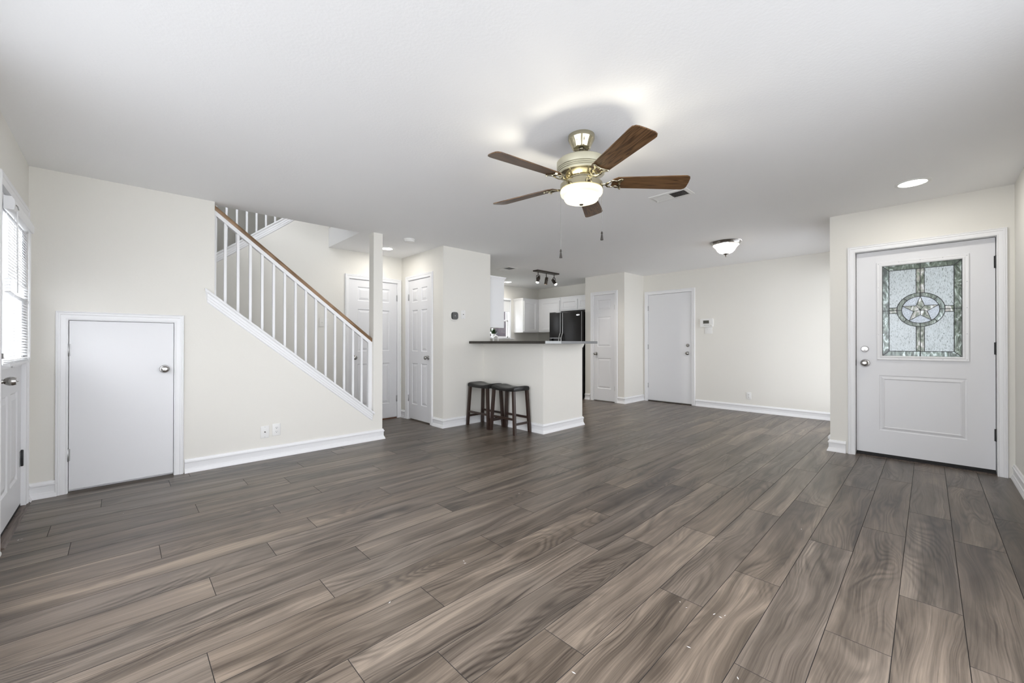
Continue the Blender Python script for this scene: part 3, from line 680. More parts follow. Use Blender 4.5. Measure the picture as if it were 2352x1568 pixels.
for i in range(5):
    came(inn[i-1], tips[i], 0.004); came(tips[i], inn[i], 0.004); came((cx, cz), inn[i], 0.004)
cm.build('leading', 'lead', pane)

# --- left exterior door with the blind
LD = thing('door_7', 'white door with a blind-covered window at the left edge', 'door', (XL, 3.488, 0), PI/2, kind='structure')
w, h, yl = 0.805, 1.978, 0.012
panel_leaf(w, h, 0.03, [(0.12, 0.36, 0.22, 0.80), (0.44, 0.68, 0.22, 0.80)], t=0.042, yl=yl, glass=(0.11, 0.70, 0.99, 1.86)).build('door_leaf', 'door', LD)
jamb(LD, w, h, 0.004, 0.11, yl, False); casing(LD, -0.004, w+0.004, h+0.004, 0.062)
b = B(); b.box(-0.004, 0.014, yl+0.044, yl+0.055, 0, h+0.004); b.box(w-0.014, w+0.004, yl+0.044, yl+0.055, 0, h+0.004); b.box(0, w, yl+0.044, yl+0.055, h-0.012, h+0.004); b.box(0, w, yl+0.0, yl+0.05, 0, 0.03)
b.build('weatherstrip_and_gap_fill', 'gap', LD)
b = B()
for x0, x1, z0, z1 in ((0.085, 0.115, 0.965, 1.885), (0.695, 0.725, 0.965, 1.885), (0.115, 0.695, 0.965, 0.995), (0.115, 0.695, 1.855, 1.885)): b.box(x0, x1, yl-0.012, yl, z0, z1, bev=0.003)
gf = b.build('glass_frame', 'trim', LD)
B().box(0.11, 0.70, yl+0.018, yl+0.022, 0.99, 1.86).build('glass_pane', 'glass', LD)
kp = [(r*(1.0 if r > 0.03 else 0.95), hgt) for r, hgt in [(0, 0), (0.034, 0), (0.034, 0.006), (0.014, 0.011), (0.012, 0.024), (0.020, 0.030), (0.026, 0.044), (0.0255, 0.058), (0.021, 0.069), (0.010, 0.072), (0.004, 0.072), (0.003, 0.078), (0, 0.078)]]
B().lathe(kp, 28, at(0.055, yl, 0.905) @ MINUSY).build('door_knob', 'nickel', LD, smooth=True)
deadbolt(LD, 0.055, 1.045, yl)
hinges(LD, w-0.002, (1.745, 1.07, 0.335), yl-0.003, 'black_metal', hh=0.105)
B().box(w-0.05, w-0.012, yl-0.002, yl+0.001, 0.285, 0.385).build('hinge_plate', 'grey_metal', LD)
# blind hangs on the door
bl = thing('mini_blind', 'white slatted blind with bent slats hanging on the left door', 'blind', (XL, 3.488, 0.97), PI/2)
b = B(); x0, x1 = 0.075, 0.770; z0 = -0.97; y0 = yl-0.014
sl = B(); n = 46; rb = random.Random(5)
for i in range(n):
    z = 1.045+i*(1.845-1.045)/(n-1)+z0; tilt = 1.12 if i > 24 else 0.5
    if 20 <= i <= 24: tilt = -0.2+0.1*rb.random()
    sag = 0.010 if 20 <= i <= 25 else 0.0015
    pts = []
    for k in range(7):
        u = k/6; pts.append((x0+0.006+(x1-x0-0.012)*u, z-sag*rb.random()*math.sin(PI*u)-(0.012*(u-0.5) if 20 <= i <= 25 else 0)))
    c, s = math.cos(tilt)*0.0125, math.sin(tilt)*0.0125
    for k in range(6):
        (xa, za), (xb, zb) = pts[k], pts[k+1]
        cy = y0-0.016
        sl.quad((xa, cy-c, za-s), (xb, cy-c, zb-s), (xb, cy, zb+0.0018), (xa, cy, za+0.0018)); sl.quad((xa, cy, za+0.0018), (xb, cy, zb+0.0018), (xb, cy+c, zb+s), (xa, cy+c, za+s))
sl.build('slats', 'blind', bl)
vl = B()
vl.prism([(y0-0.004, 1.862+z0), (y0-0.004, 1.935+z0), (y0-0.034, 1.935+z0), (y0-0.043, 1.92+z0), (y0-0.046, 1.90+z0), (y0-0.043, 1.868+z0), (y0-0.040, 1.862+z0)], 'x', x0-0.012, x1+0.004)
vl.build('valance', 'blind', bl)
rl = B(); rl.box(x0, x1, y0-0.030, y0-0.004, 0.985+z0, 1.003+z0, bev=0.003); rl.box(x0+.004, x1-.004, y0-0.029, y0-0.005, 1.006+z0, 1.012+z0); rl.box(x0+.004, x1-.004, y0-0.029, y0-0.005, 1.017+z0, 1.022+z0)
rl.build('bottom_rail', 'blind', bl)
cdz = B()
for x in (x0+0.10, x1-0.10, x1-0.015, x1-0.055):
    for y in (y0-0.031, y0-0.002): B().tube([(x, y, 1.0+z0), (x, y, 1.865+z0)], 0.0013, 5).build('ladder_cord', 'blind', bl)
B().tube([(x0+0.02, y0-0.05, 1.86+z0), (x0+0.024, y0-0.052, 1.4+z0)], 0.0035, 6).build('tilt_wand', 'blind', bl)
B().tube([(x0+0.015, y0-0.040, 1.90+z0), (x0+0.015, y0-0.052, 1.885+z0), (x0+0.022, y0-0.055, 1.868+z0)], 0.003, 6).build('wand_hook', 'grey_metal', bl)
B().box(x0+0.03, x0+0.05, y0-0.040, y0-0.028, 0.978+z0, 0.985+z0, bev=0.002).build('hold_down_clip', 'grey_metal', bl)
# transition strip on the floor along this door
b = B(); b.prism([(-0.525, 0.0), (-0.448, 0.0), (-0.455, 0.007), (-0.47, 0.011), (-0.505, 0.011), (-0.525, 0.004)], 'y', 3.49, 4.385)
ts = tag(b.build('threshold_strip', 'strip'), 'dark wood transition strip on the floor along the left door', 'threshold')
for y in (3.6, 3.83, 4.06, 4.29): B().lathe([(0.004, 0), (0.004, 0.0015), (0, 0.0015)], 8, at(-0.485, y, 0.011)).build('screw_head', 'bronze', ts)

# ================================================================== STAIR TRIM AND RAILINGS
def sloped(name, xa, xb, top, yface, label, parent=None):
    """sloped cap with the apron moulding below it, on the wall face yface (room on the -y side)"""
    b = B()
    prof = [(yface+0.117, 0.0), (yface-0.038, 0.0), (yface-0.040, -0.010), (yface-0.036, -0.022), (yface-0.026, -0.024), (yface-0.022, -0.032), (yface-0.022, -0.052), (yface-0.017, -0.058), (yface-0.017, -0.078), (yface-0.012, -0.086), (yface-0.012, -0.102), (yface-0.005, -0.108), (yface, -0.112), (yface+0.117, -0.112)]
    a = [b.bm.verts.new((xa+(0.018 if dz < -0.03 else 0), y, top(xa+(0.018 if dz < -0.03 else 0))+dz)) for y, dz in prof]
    c = [b.bm.verts.new((xb-(0.018 if dz < -0.03 else 0), y, top(xb-(0.018 if dz < -0.03 else 0))+dz)) for y, dz in prof]
    n = len(prof)
    for i in range(n): b.bm.faces.new((a[i], a[(i+1) % n], c[(i+1) % n], c[i]))
    b.bm.faces.new(a[::-1]); b.bm.faces.new(c)
    return structure(b.build(name, 'trim'), label, 'trim')
def front_only(name, xa, xb, top, yface, label):
    b = B(); t = B()
    prof = [(yface, 0.0), (yface-0.038, 0.0), (yface-0.040, -0.010), (yface-0.036, -0.022), (yface-0.026, -0.024), (yface-0.022, -0.032), (yface-0.022, -0.052), (yface-0.017, -0.058), (yface-0.017, -0.078), (yface-0.012, -0.086), (yface-0.012, -0.102), (yface-0.005, -0.108), (yface, -0.112)]
    def V(x, y, dz, s):
        xx = x+s*(0.018 if dz < -0.023 else 0); return b.bm.verts.new((xx, y, top(xx)+dz))
    a = [V(xa, y, dz, 1) for y, dz in prof]; c = [V(xb, y, dz, -1) for y, dz in prof]; n = len(prof)
    for i in range(n-1): b.bm.faces.new((a[i], a[i+1], c[i+1], c[i]))
    b.bm.faces.new(a[::-1]); b.bm.faces.new(c)
    # flat board on top of the sloped wall, inside the opening
    x0, x1 = max(xa, 0.60), min(xb, 2.09)
    b.prism([(x0, top(x0)-0.03), (x1, top(x1)-0.03), (x1, top(x1)), (x0, top(x0))], 'y', yface, yface+0.115)
    return structure(b.build(name, 'trim'), label, 'trim')
front_only('trim_1', 0.530, 2.092, cap1, YL, 'white sloped moulding under the stair railing')
sloped('trim_2', XL-0.1, 1.978, cap2, YH, 'white sloped moulding rising along the upper stair flight')

RY = YL+0.057
rail = thing('stair_railing', 'white baluster stair railing with a brown oak handrail', 'railing', (2.07, RY, cap1(2.07)))
ox, oz = 2.07, cap1(2.07)
SR = (1.165-2.350)/(2.075-0.596)
def rz(x): return 2.350+SR*(x-0.596)            # centre line of the oak rail
def hr(xa, xb, zc, prof):
    b = B(); A = [b.bm.verts.new((xa-ox, y, zc(xa)+z-oz)) for y, z in prof]; C_ = [b.bm.verts.new((xb-ox, y, zc(xb)+z-oz)) for y, z in prof]; n = len(prof)
    for i in range(n): b.bm.faces.new((A[i], A[(i+1) % n], C_[(i+1) % n], C_[i]))
    b.bm.faces.new(A[::-1]); b.bm.faces.new(C_); return b
hp = [(0.027, -0.018), (0.029, 0.0), (0.026, 0.012), (0.017, 0.022), (0.0, 0.026), (-0.017, 0.022), (-0.026, 0.012), (-0.029, 0.0), (-0.027, -0.018), (-0.022, -0.024), (0.022, -0.024)]
hr(0.60, 2.089, rz, hp).build('handrail', 'oak', rail, smooth=True, sharp=50)
hr(0.60, 2.089, rz, [(0.021, -0.024), (-0.021, -0.024), (-0.021, -0.066), (0.021, -0.066)]).build('lower_rail', 'trim', rail)
for k in range(14):
    x = 0.687+0.0989*k; hw2 = 0.0105
    b = B(); b.prism([(x-hw2-ox, cap1(x-hw2)-oz), (x+hw2-ox, cap1(x+hw2)-oz), (x+hw2-ox, rz(x+hw2)-0.06-oz), (x-hw2-ox, rz(x-hw2)-0.06-oz)], 'y', -hw2, hw2)
    b.build('baluster', 'trim', rail)
for xa, xb in ((0.600, 0.618), (2.046, 2.089)):
    b = B(); b.prism([(xa-ox, cap1(xa)-oz), (xb-ox, cap1(xb)-oz), (xb-ox, rz(xb)-0.06-oz), (xa-ox, rz(xa)-0.06-oz)], 'y', -0.020, 0.020); b.build('end_post', 'trim', rail)
R2y = YH+0.05
ru = thing('stair_railing', 'upper white stair railing seen behind the oak handrail', 'railing', (0.5, R2y, cap2(0.5)))
for k in range(9):
    x = 0.667+0.0985*k-0.5; zb = cap2(x+0.5)-cap2(0.5)
    B().box(x-0.0105, x+0.0105, -0.0105, 0.0105, zb-0.006, zb+0.80).build('baluster', 'trim', ru)
b = B(); b.bar((0.0, 0, 0.82), (1.35, 0, 0.82+1.35*0.805), 0.055, 0.05); b.build('handrail', 'oak', ru)

# ================================================================== BAR TOP, STOOLS
ct = thing('bar_countertop', 'dark brown breakfast bar top with reflections painted on its grey end band', 'countertop', (3.477, 3.045, 1.113))
B().box(0.002, 1.043, 0.002, 1.404, 0, 0.032, bev=0.002).build('slab', 'counter', ct)
B().box(0.004, 0.292, -0.002, 0.003, 0.001, 0.031).build('edge_band', 'edge_bright_reflection', ct)['label'] = 'light grey edge band painted as a bright reflection'
B().box(0.296, 1.043, -0.002, 0.003, 0.001, 0.031).build('edge_band', 'edge_dim_reflection', ct)['label'] = 'dark grey edge band painted as a dimmer reflection'
b = B()
for i in range(3):
    o = 0.008+i*0.006; z0, z1 = 1.062+i*0.016, 1.079+i*0.016
    if i == 2: z1 = 1.113
    b.box(3.745-o, 4.552+o, 3.31-o, YL, z0, z1)
structure(b.build('trim_3', 'wall'), 'stepped moulding under the breakfast bar top', 'trim')

def make_stool(loc, label):
    t = thing('bar_stool', label, 'stool', loc, 0, group='saddle-seat bar stools')
    hx, hy = 0.135, 0.205
    s = B(); nx, ny = 10, 16; top = []
    def sad(u, v): return 0.566+0.031*abs(v)**2.2-0.010*abs(u)**4-0.012*abs(v)**8-0.004*math.exp(-(u*u+v*v)*60)
    def ex(u): return math.copysign(abs(u)**0.9, u)
    for i in range(nx+1):
        top.append([s.bm.verts.new((ex(-1+2*i/nx)*(hx-0.004), ex(-1+2*j/ny)*(hy-0.004), sad(-1+2*i/nx, -1+2*j/ny))) for j in range(ny+1)])
    for i in range(nx):
        for j in range(ny): s.bm.faces.new((top[i][j], top[i+1][j], top[i+1][j+1], top[i][j+1]))
    loop = [top[i][0] for i in range(nx+1)]+[top[nx][j] for j in range(1, ny+1)]+[top[i][ny] for i in range(nx-1, -1, -1)]+[top[0][j] for j in range(ny-1, 0, -1)]
    prev = loop
    for g, dz, zf in ((1.03, -0.012, None), (1.035, 0, 0.540), (1.015, 0, 0.524)):
        cur = []
        for v in loop:
            z = (v.co.z+dz) if zf is None else zf+0.006*abs(v.co.y/hy)**2.2-0.003
            cur.append(s.bm.verts.new((v.co.x*g, v.co.y*g, z)))
        for i in range(len(loop)): s.bm.faces.new((prev[i], prev[(i+1) % len(loop)], cur[(i+1) % len(loop)], cur[i]))
        prev = cur
    s.bm.faces.new(prev)
    seat = s.build('seat', 'leather', t, smooth=True, sharp=60)
    bt = B().lathe([(0.0, 0.004), (0.006, 0.003), (0.009, 0.0)], 12, at(0, 0, 0.5615)); bt.build('button', 'leather', seat, smooth=True)
    feet = {}
    for sx in (-1, 1):
        for sy in (-1, 1):
            f = Vector((sx*0.131, sy*0.218, 0.0)); q = Vector((sx*0.115, sy*0.180, 0.545)); feet[sx, sy] = (f, q)
            b = B(); vs = []
            for c, a in ((f, 0.0165), (q, 0.0175)):
                vs.append([b.bm.verts.new(c+Vector((dx*a, dy*a, 0))) for dx, dy in ((-1, -1), (1, -1), (1, 1), (-1, 1))])
            b.bm.faces.new(vs[0][::-1]); b.bm.faces.new(vs[1])
            for i in range(4): b.bm.faces.new((vs[0][i], vs[0][(i+1) % 4], vs[1][(i+1) % 4], vs[1][i]))
            b.build('leg', 'espresso', t)
    def pt(sx, sy, z): f, q = feet[sx, sy]; return f.lerp(q, z/q.z)
    for sx in (-1, 1): B().bar(pt(sx, -1, 0.185), pt(sx, 1, 0.185), 0.018, 0.026).build('stretcher', 'espresso', t)
    for sy in (-1, 1): B().bar(pt(-1, sy, 0.125), pt(1, sy, 0.125), 0.018, 0.026).build('stretcher', 'espresso', t)
    return t
st = make_stool((3.567, 3.714, 0), 'black saddle-seat bar stool nearer the front end of the bar')
s2 = copy_tree(st); s2.location = (3.553, 4.188, 0); s2['label'] = 'black saddle-seat bar stool in the corner against the pier wall'

# ================================================================== WALL PLATES AND CONTROLS
def plate(name, label, cat, loc, rz_, w, h, mat='plastic', group=None):
    t = thing(name, label, cat, loc, rz_, group)
    b = B(); b.box(-w/2, w/2, -0.006, 0, -h/2, h/2, bev=0.003); b.build('cover_plate', mat, t, smooth=True, sharp=30); return t
def outlet(loc, rz_, label):
    t = plate('wall_outlet', label, 'outlet', loc, rz_, 0.072, 0.116, 'plastic_w')
    for s in (-1, 1):
        zc = s*0.0195
        r = B(); r.lathe([(0.0165, 0), (0.0165, 0.0016), (0.0155, 0.0022), (0, 0.0022)], 20, at(0, -0.006, zc) @ MINUSY); ro = r.build('receptacle', 'plastic_w', t)
        q = B(); q.box(-0.0075, -0.0050, -0.0088, -0.0078, zc-0.001, zc+0.0075); q.box(0.0050, 0.0075, -0.0088, -0.0078, zc-0.001, zc+0.0065); q.lathe([(0.003, 0), (0.003, 0.001), (0, 0.001)], 10, at(0, -0.0078, zc-0.007) @ MINUSY)
        q.build('slots', 'hole', ro)
    return t
def coax(loc, rz_, label):
    t = plate('cable_plate', label, 'wall plate', loc, rz_, 0.072, 0.116, 'plastic_w')
    B().lathe([(0.0055, 0), (0.0055, 0.004), (0.004, 0.010), (0, 0.010)], 10, at(0, -0.006, 0) @ MINUSY).build('jack', 'bronze', t)
    for s in (-1, 1): B().lathe([(0.003, 0), (0.003, 0.0015), (0, 0.0015)], 8, at(0, -0.006, s*0.048) @ MINUSY).build('screw', 'grey_metal', t)
    return t
coax((0.998, YL, 0.262), 0, 'white cable jack plate low on the stair wall, left of the outlet')
outlet((1.098, YL, 0.270), 0, 'white two-socket outlet low on the stair wall')
outlet((XB, 2.052, 0.260), -PI/2, 'white two-socket outlet low on the back wall')
sw = plate('light_switch', 'ivory double switch plate behind the stair balusters', 'switch', (1.923, YH, 1.39), 0, 0.122, 0.118)
for x in (-0.024, 0.024): B().box(x-0.005, x+0.005, -0.016, -0.006, -0.010, 0.004, bev=0.001).build('toggle', 'plastic', sw)
coax((3.375, YL, 1.511), 0, 'small ivory plate with three dark dots right of the round thermostat')
th_ = thing('thermostat', 'round white and charcoal thermostat on the pier wall', 'thermostat', (3.225, YL, 1.486))
B().lathe([(0, 0), (0.078, 0), (0.078, 0.004), (0.074, 0.006), (0, 0.006)], 40, MINUSY.copy()).build('back_plate', 'plastic', th_, smooth=True)
def squircle(r, n=40, p=3.4): return [(math.copysign(abs(math.cos(a))**(2/p), math.cos(a))*r, math.copysign(abs(math.sin(a))**(2/p), math.sin(a))*r) for a in [2*PI*i/n for i in range(n)]]
b = B(); b.prism(squircle(0.050), 'y', -0.024, -0.006); b.prism(squircle(0.045), 'y', -0.0265, -0.024); bd = b.build('body', 'thermo', th_)
dg = B(); dg.bar((-0.008, -0.0270, -0.006), (0.008, -0.0270, 0.010), 0.0015, 0.004, up=(0, 1, 0)); dg.bar((-0.008, -0.0270, 0.010), (0.008, -0.0270, -0.010), 0.0015, 0.004, up=(0, 1, 0)); dg.build('display_mark', 'grey_metal', bd)
kp_ = thing('control_panel', 'white wall control with a dark screen right of the back door', 'control panel', (XB, 2.71, 1.48), -PI/2)
b = B(); b.prism([(-0.104, -0.066), (-0.096, -0.072), (0.096, -0.072), (0.104, -0.066), (0.106, 0), (0.104, 0.066), (0.096, 0.072), (-0.096, 0.072), (-0.104, 0.066), (-0.106, 0)], 'y', -0.028, 0); b.build('housing', 'plastic_w', kp_)
B().box(-0.054, 0.044, -0.0295, -0.028, -0.015, 0.040).build('screen', 'screen', kp_)
for i in range(4): B().lathe([(0.0045, 0), (0.0045, 0.002), (0, 0.002)], 10, at(-0.034+0.022*i, -0.028, -0.042) @ MINUSY).build('button', 'thermo', kp_)
B().lathe([(0.016, 0), (0.016, 0.003), (0.013, 0.005), (0, 0.005)], 20, at(0.075, -0.028, -0.042) @ MINUSY).build('dial', 'plastic', kp_, smooth=True)
bp = plate('blank_plate', 'white blank plate under the wall control by the back door', 'wall plate', (XB, 2.683, 1.347), -PI/2, 0.124, 0.116, 'plastic_w')
for x in (-0.023, 0.023): B().bar((x-0.006, -0.0066, 0.022), (x+0.006, -0.0066, 0.012), 0.0015, 0.002, up=(0, 1, 0)).build('screw', 'grey_metal', bp)

# ================================================================== CEILING FIXTURES
def can_light(x, y, r, label, pw=5):
    z = ceil(x, y); t = thing('recessed_light', label, 'light', (x, y, z))
    B().lathe([(r*1.28, 0.0), (r*1.27, -0.004), (r*1.05, -0.007), (r, -0.004)], 40).build('trim_ring', 'plastic_w', t, smooth=True)
    B().lathe([(r, -0.0045), (0, -0.0045)], 40).build('lens', 'lens', t)
    lamp('downlight', 'AREA', (0, 0, -0.012), pw, (1, 0.965, 0.91), r*1.8, parent=t)
    return t
can_light(2.58, 5.09, 0.070, 'glowing recessed light in the hall ceiling beside the stair post', 4.5)
can_light(5.895, 6.215, 0.075, 'glowing recessed light in the kitchen ceiling above the window', 6)
can_light(4.655, 0.088, 0.085, 'glowing recessed light in the ceiling before the front door', 5)
x, y = 2.552, 4.455
sd = thing('smoke_detector', 'round white smoke detector on the ceiling above the pier', 'smoke detector', (x, y, ceil(x, y)))
B().lathe([(0.066, 0), (0.066, -0.010), (0.060, -0.013)], 36).build('base_ring', 'plastic_w', sd, smooth=True)
B().lathe([(0.060, -0.013), (0.062, -0.016), (0.060, -0.034), (0.050, -0.040), (0, -0.041)], 36).build('cover', 'plastic_w', sd, smooth=True)

def vent(x0, x1, y0, y1, label, along='y'):
    cx_, cy_ = (x0+x1)/2, (y0+y1)/2; z = ceil(cx_, cy_); t = thing('ceiling_vent', label, 'vent', (cx_, cy_, z))
    hx, hy = (x1-x0)/2, (y1-y0)/2; m = 0.030
    f = B(); prev = None
    for k, zz in ((0, 0.0), (0.002, -0.004), (m-0.006, -0.009), (m, -0.008), (m, 0.0)):
        r = [f.bm.verts.new(p) for p in ((-hx+k, -hy+k, zz), (hx-k, -hy+k, zz), (hx-k, hy-k, zz), (-hx+k, hy-k, zz))]
        if prev:
            for i in range(4): f.bm.faces.new((prev[i], prev[(i+1) % 4], r[(i+1) % 4], r[i]))
        prev = r
    f.build('frame', 'plastic_w', t)
    B().box(-hx+m, hx-m, -hy+m, hy-m, -0.0025, -0.0015).build('duct_opening', 'hole', t)
    lo = B(); n = 22; L0, L1 = -hy+m, hy-m
    for i in range(n):
        y = L0+(i+0.5)*(L1-L0)/n; s = 1 if y > 0 else -1
        lo.quad((-hx+m, y-0.0055*s, -0.0028), (hx-m, y-0.0055*s, -0.0028), (hx-m, y+0.0045*s, -0.0095), (-hx+m, y+0.0045*s, -0.0095))
    lo.box(-hx+m, hx-m, -0.004, 0.004, -0.010, -0.003)
    lo.build('louvers', 'plastic_w', t)
    B().box(hx*0.2, hx*0.2+0.004, hy-m-0.008, hy-m-0.004, -0.024, -0.006).build('damper_lever', 'plastic_w', t)
    return t
vent(3.378, 3.568, 1.405, 1.742, 'white ceiling vent half dark beyond the fan blade')
vent(4.715, 4.925, 4.935, 5.297, 'white ceiling vent over the kitchen')

x, y = 5.65, 1.832; z = ceil(x, y)
dm = thing('flush_ceiling_light', 'lit alabaster bowl light with grey rim on the ceiling', 'light', (x, y, z))
B().lathe([(0.178, 0.0), (0.180, -0.006), (0.174, -0.014), (0.160, -0.028), (0.158, -0.040), (0.150, -0.040)], 48).build('rim', 'nickel', dm, smooth=True)
B().lathe([(0.150, -0.038), (0.150, -0.046), (0.142, -0.050), (0.136, -0.060), (0.118, -0.078), (0.100, -0.112), (0.075, -0.136), (0.040, -0.150), (0, -0.154)], 48).build('glass_bowl', 'alabaster', dm, smooth=True, sharp=70)
B().lathe([(0.034, -0.148), (0.034, -0.154), (0.026, -0.162), (0.012, -0.170), (0.007, -0.182), (0.010, -0.188), (0.006, -0.194), (0, -0.195)], 24).build('finial', 'nickel', dm, smooth=True)
lamp('bowl_lamp', 'POINT', (0, 0, -0.075), 30, (1, 0.94, 0.86), 0.04, parent=dm)

tx, ty = 5.59, 4.865; tz = ceil(tx, ty)
tr = thing('track_light', 'dark bronze three-spot bar light on the kitchen ceiling', 'light', (tx, ty, tz))
B().box(-0.30, 0.30, -0.060, 0.060, -0.022, 0.0, bev=0.002).build('base_plate', 'bronze', tr)
for i, (x, tilt, head_yaw, lit) in enumerate(((-0.225, 0.50, -2.85, True), (-0.005, 0.17, 2.5, False), (0.215, 0.72, -1.6, True))):
    b = B(); b.tube([(x, 0, -0.022), (x, 0, -0.085)], 0.007, 8); hd = b.build('spot_stem', 'bronze', tr)
    yk = B(); pts = [(-0.033, -0.165), (-0.034, -0.100), (-0.029, -0.090), (0, -0.086), (0.029, -0.090), (0.034, -0.100), (0.033, -0.165)]
    yk.tube([(x+math.cos(head_yaw+PI/2)*p, math.sin(head_yaw+PI/2)*p, q) for p, q in pts], 0.0035, 6, flat=2.2); yk.build('yoke', 'bronze', hd)
    Mx = at(x, 0, -0.160) @ Matrix.Rotation(head_yaw, 4, 'Z') @ Matrix.Rotation(-tilt, 4, 'Y')
    B().lathe([(0, 0.062), (0.022, 0.060), (0.028, 0.052), (0.028, 0.020), (0.031, 0.016), (0.031, 0.006), (0.028, 0.002), (0.029, -0.070), (0.027, -0.070), (0.025, -0.04), (0, -0.035)], 24, Mx).build('spot_head', 'bronze', hd, smooth=True, sharp=50)
    B().lathe([(0.0255, -0.066), (0.018, -0.074), (0, -0.077)] if lit else [(0.025, -0.045), (0, -0.045)], 20, Mx).build('bulb_face', 'bulb', hd)
    so = lamp('spot', 'SPOT', (0, 0, 0), 28, (1, 0.95, 0.88), 0.025, spot=2.1, parent=tr); so.matrix_local = Mx @ at(0, 0, -0.085)

# ---- ceiling fan
fx, fy = 2.058, 1.504; fz = ceil(fx, fy)
fan = thing('ceiling_fan', 'pale brass ceiling fan with five oak blades and a lit bowl', 'ceiling fan', (fx, fy, fz))
B().lathe([(0.082, 0.0), (0.082, -0.022), (0.079, -0.030), (0.068, -0.050), (0.058, -0.072), (0.056, -0.080), (0.050, -0.086), (0.030, -0.090), (0.022, -0.086), (0.0, -0.086)], 48).build('canopy', 'brass', fan, smooth=True, sharp=55)
B().lathe([(0.0135, -0.080), (0.0135, -0.150)], 20).build('downrod', 'nickel', fan, smooth=True)
B().lathe([(0.017, -0.118), (0.019, -0.122), (0.019, -0.134), (0.030, -0.140)], 20).build('rod_collar', 'black_metal', fan, smooth=True)
mh = B().lathe([(0.0, -0.150), (0.060, -0.152), (0.120, -0.156), (0.146, -0.160), (0.152, -0.166), (0.153, -0.190), (0.151, -0.206), (0.147, -0.210), (0.149, -0.213), (0.149, -0.218), (0.146, -0.220), (0.147, -0.223), (0.147, -0.228), (0.143, -0.230), (0.144, -0.234), (0.143, -0.240), (0.138, -0.244)], 64).build('motor_housing', 'satin_brass', fan, smooth=True, sharp=30)
B().lathe([(0.138, -0.244), (0.118, -0.256), (0.100, -0.264), (0.086, -0.268), (0.086, -0.276), (0.0, -0.276)], 64).build('housing_underside', 'brass', mh, smooth=True, sharp=35)
B().lathe([(0.045, -0.276), (0.085, -0.278), (0.085, -0.290), (0.040, -0.292), (0.040, -0.302), (0.0, -0.302)], 48).build('flywheel', 'brass', fan, smooth=True, sharp=35)
BZ = -0.304
def blade_outline():
    pts = []; r0, r1 = 0.190, 0.665
    def hw_(r): return 0.052+0.017*(r-r0)/(r1-r0)
    c = 0.022
    pts += [(r0, -0.030), (r0+0.03, -hw_(r0)), (r1-0.05, -hw_(r1)), (r1-0.03, -hw_(r1)+0.001), (r1-0.012, -hw_(r1)+0.012), (r1-0.006, -hw_(r1)+0.028), (r1, 0.0), (r1+0.002, hw_(r1)-0.026), (r1-0.004, hw_(r1)-0.010), (r1-0.018, hw_(r1)-0.001), (r1-0.035, hw_(r1)), (r0+0.03, hw_(r0)), (r0, 0.030)]
    return pts
for k in range(5):
    a = math.radians(-116.5+72*k)
    bl_ = B().prism(blade_outline(), 'z', -0.003, 0.003).build('blade', 'blade', fan)
    bl_.matrix_local = Matrix.Rotation(a, 4, 'Z') @ at(0, 0, BZ+0.014) @ Matrix.Rotation(math.radians(-13), 4, 'X')
    ir = B()      # ornate blade iron: arm from the flywheel that opens into a loop with a cross bar
    z1 = -0.0075
    ir.curve([(0.070, 0, 0.012), (0.100, 0, 0.002), (0.125, 0, -0.012), (0.150, 0, -0.012), (0.168, 0, z1)], [0.011, 0.010, 0.008, 0.008, 0.008], 8, flat=0.6)
    for s in (-1, 1):
        ir.curve([(0.150, 0, -0.012), (0.166, s*0.020, -0.014), (0.190, s*0.030, z1-0.001), (0.214, s*0.024, z1), (0.236, s*0.038, z1), (0.246, s*0.046, z1)], [0.007, 0.0065, 0.006, 0.0055, 0.0065, 0.006], 8, flat=0.7)
    ir.curve([(0.246, -0.047, z1), (0.238, -0.024, z1), (0.234, 0, z1), (0.238, 0.024, z1), (0.246, 0.047, z1)], [0.008, 0.006, 0.006, 0.006, 0.008], 8, flat=0.7)
    for p in ((0.246, -0.044), (0.246, 0.044), (0.236, 0)): ir.lathe([(0.006, 0), (0.005, -0.004), (0, -0.005)], 10, at(p[0], p[1], z1-0.004))
    ir.build('blade_iron', 'brass', bl_, smooth=True)
lk = B().lathe([(0.120, -0.303), (0.131, -0.305), (0.132, -0.336), (0.128, -0.338), (0.118, -0.336)], 56).build('light_ring', 'brass', fan, smooth=True, sharp=40)
b = B()
for k in range(3):
    a = 2*PI*k/3+0.4; b.bar((0.03*math.cos(a), 0.03*math.sin(a), -0.306), (0.122*math.cos(a), 0.122*math.sin(a), -0.308), 0.016, 0.004)
b.lathe([(0.034, -0.300), (0.034, -0.318), (0, -0.318)], 24); b.build('ring_spokes', 'brass', lk)
B().lathe([(0.126, -0.336), (0.130, -0.342), (0.130, -0.360), (0.124, -0.370), (0.108, -0.374), (0.106, -0.394), (0.100, -0.404), (0.084, -0.408), (0.078, -0.412), (0.055, -0.420), (0.028, -0.425), (0, -0.427)], 56).build('glass_bowl', 'bowl', fan, smooth=True, sharp=50)
B().lathe([(0.013, -0.425), (0.011, -0.431), (0, -0.433)], 16).build('bowl_cap', 'bronze', fan, smooth=True)
for k in range(3):
    a = 2*PI*k/3+1.2; lamp('fan_bulb', 'POINT', (0.055*math.cos(a), 0.055*math.sin(a), -0.345), 6.0, (1, 0.94, 0.78), 0.02, parent=fan)
def pull_chain(px, py, zt, zb):
    c = B(); n = 60
    c.tube([(px, py, zt), (px, py, zb+0.055)], 0.0012, 6)
    o = c.build('pull_chain', 'chain', fan)
    B().lathe([(0, 0.055), (0.004, 0.053), (0.0045, 0.046), (0.0075, 0.043), (0.004, 0.040), (0.0045, 0.036), (0.009, 0.004), (0.0095, 0.0), (0, 0.0)], 16, at(px, py, zb)).build('chain_fob', 'fob', o, smooth=True)
rv = Vector((0.718, -0.696)); fvv = Vector((0.696, 0.718))
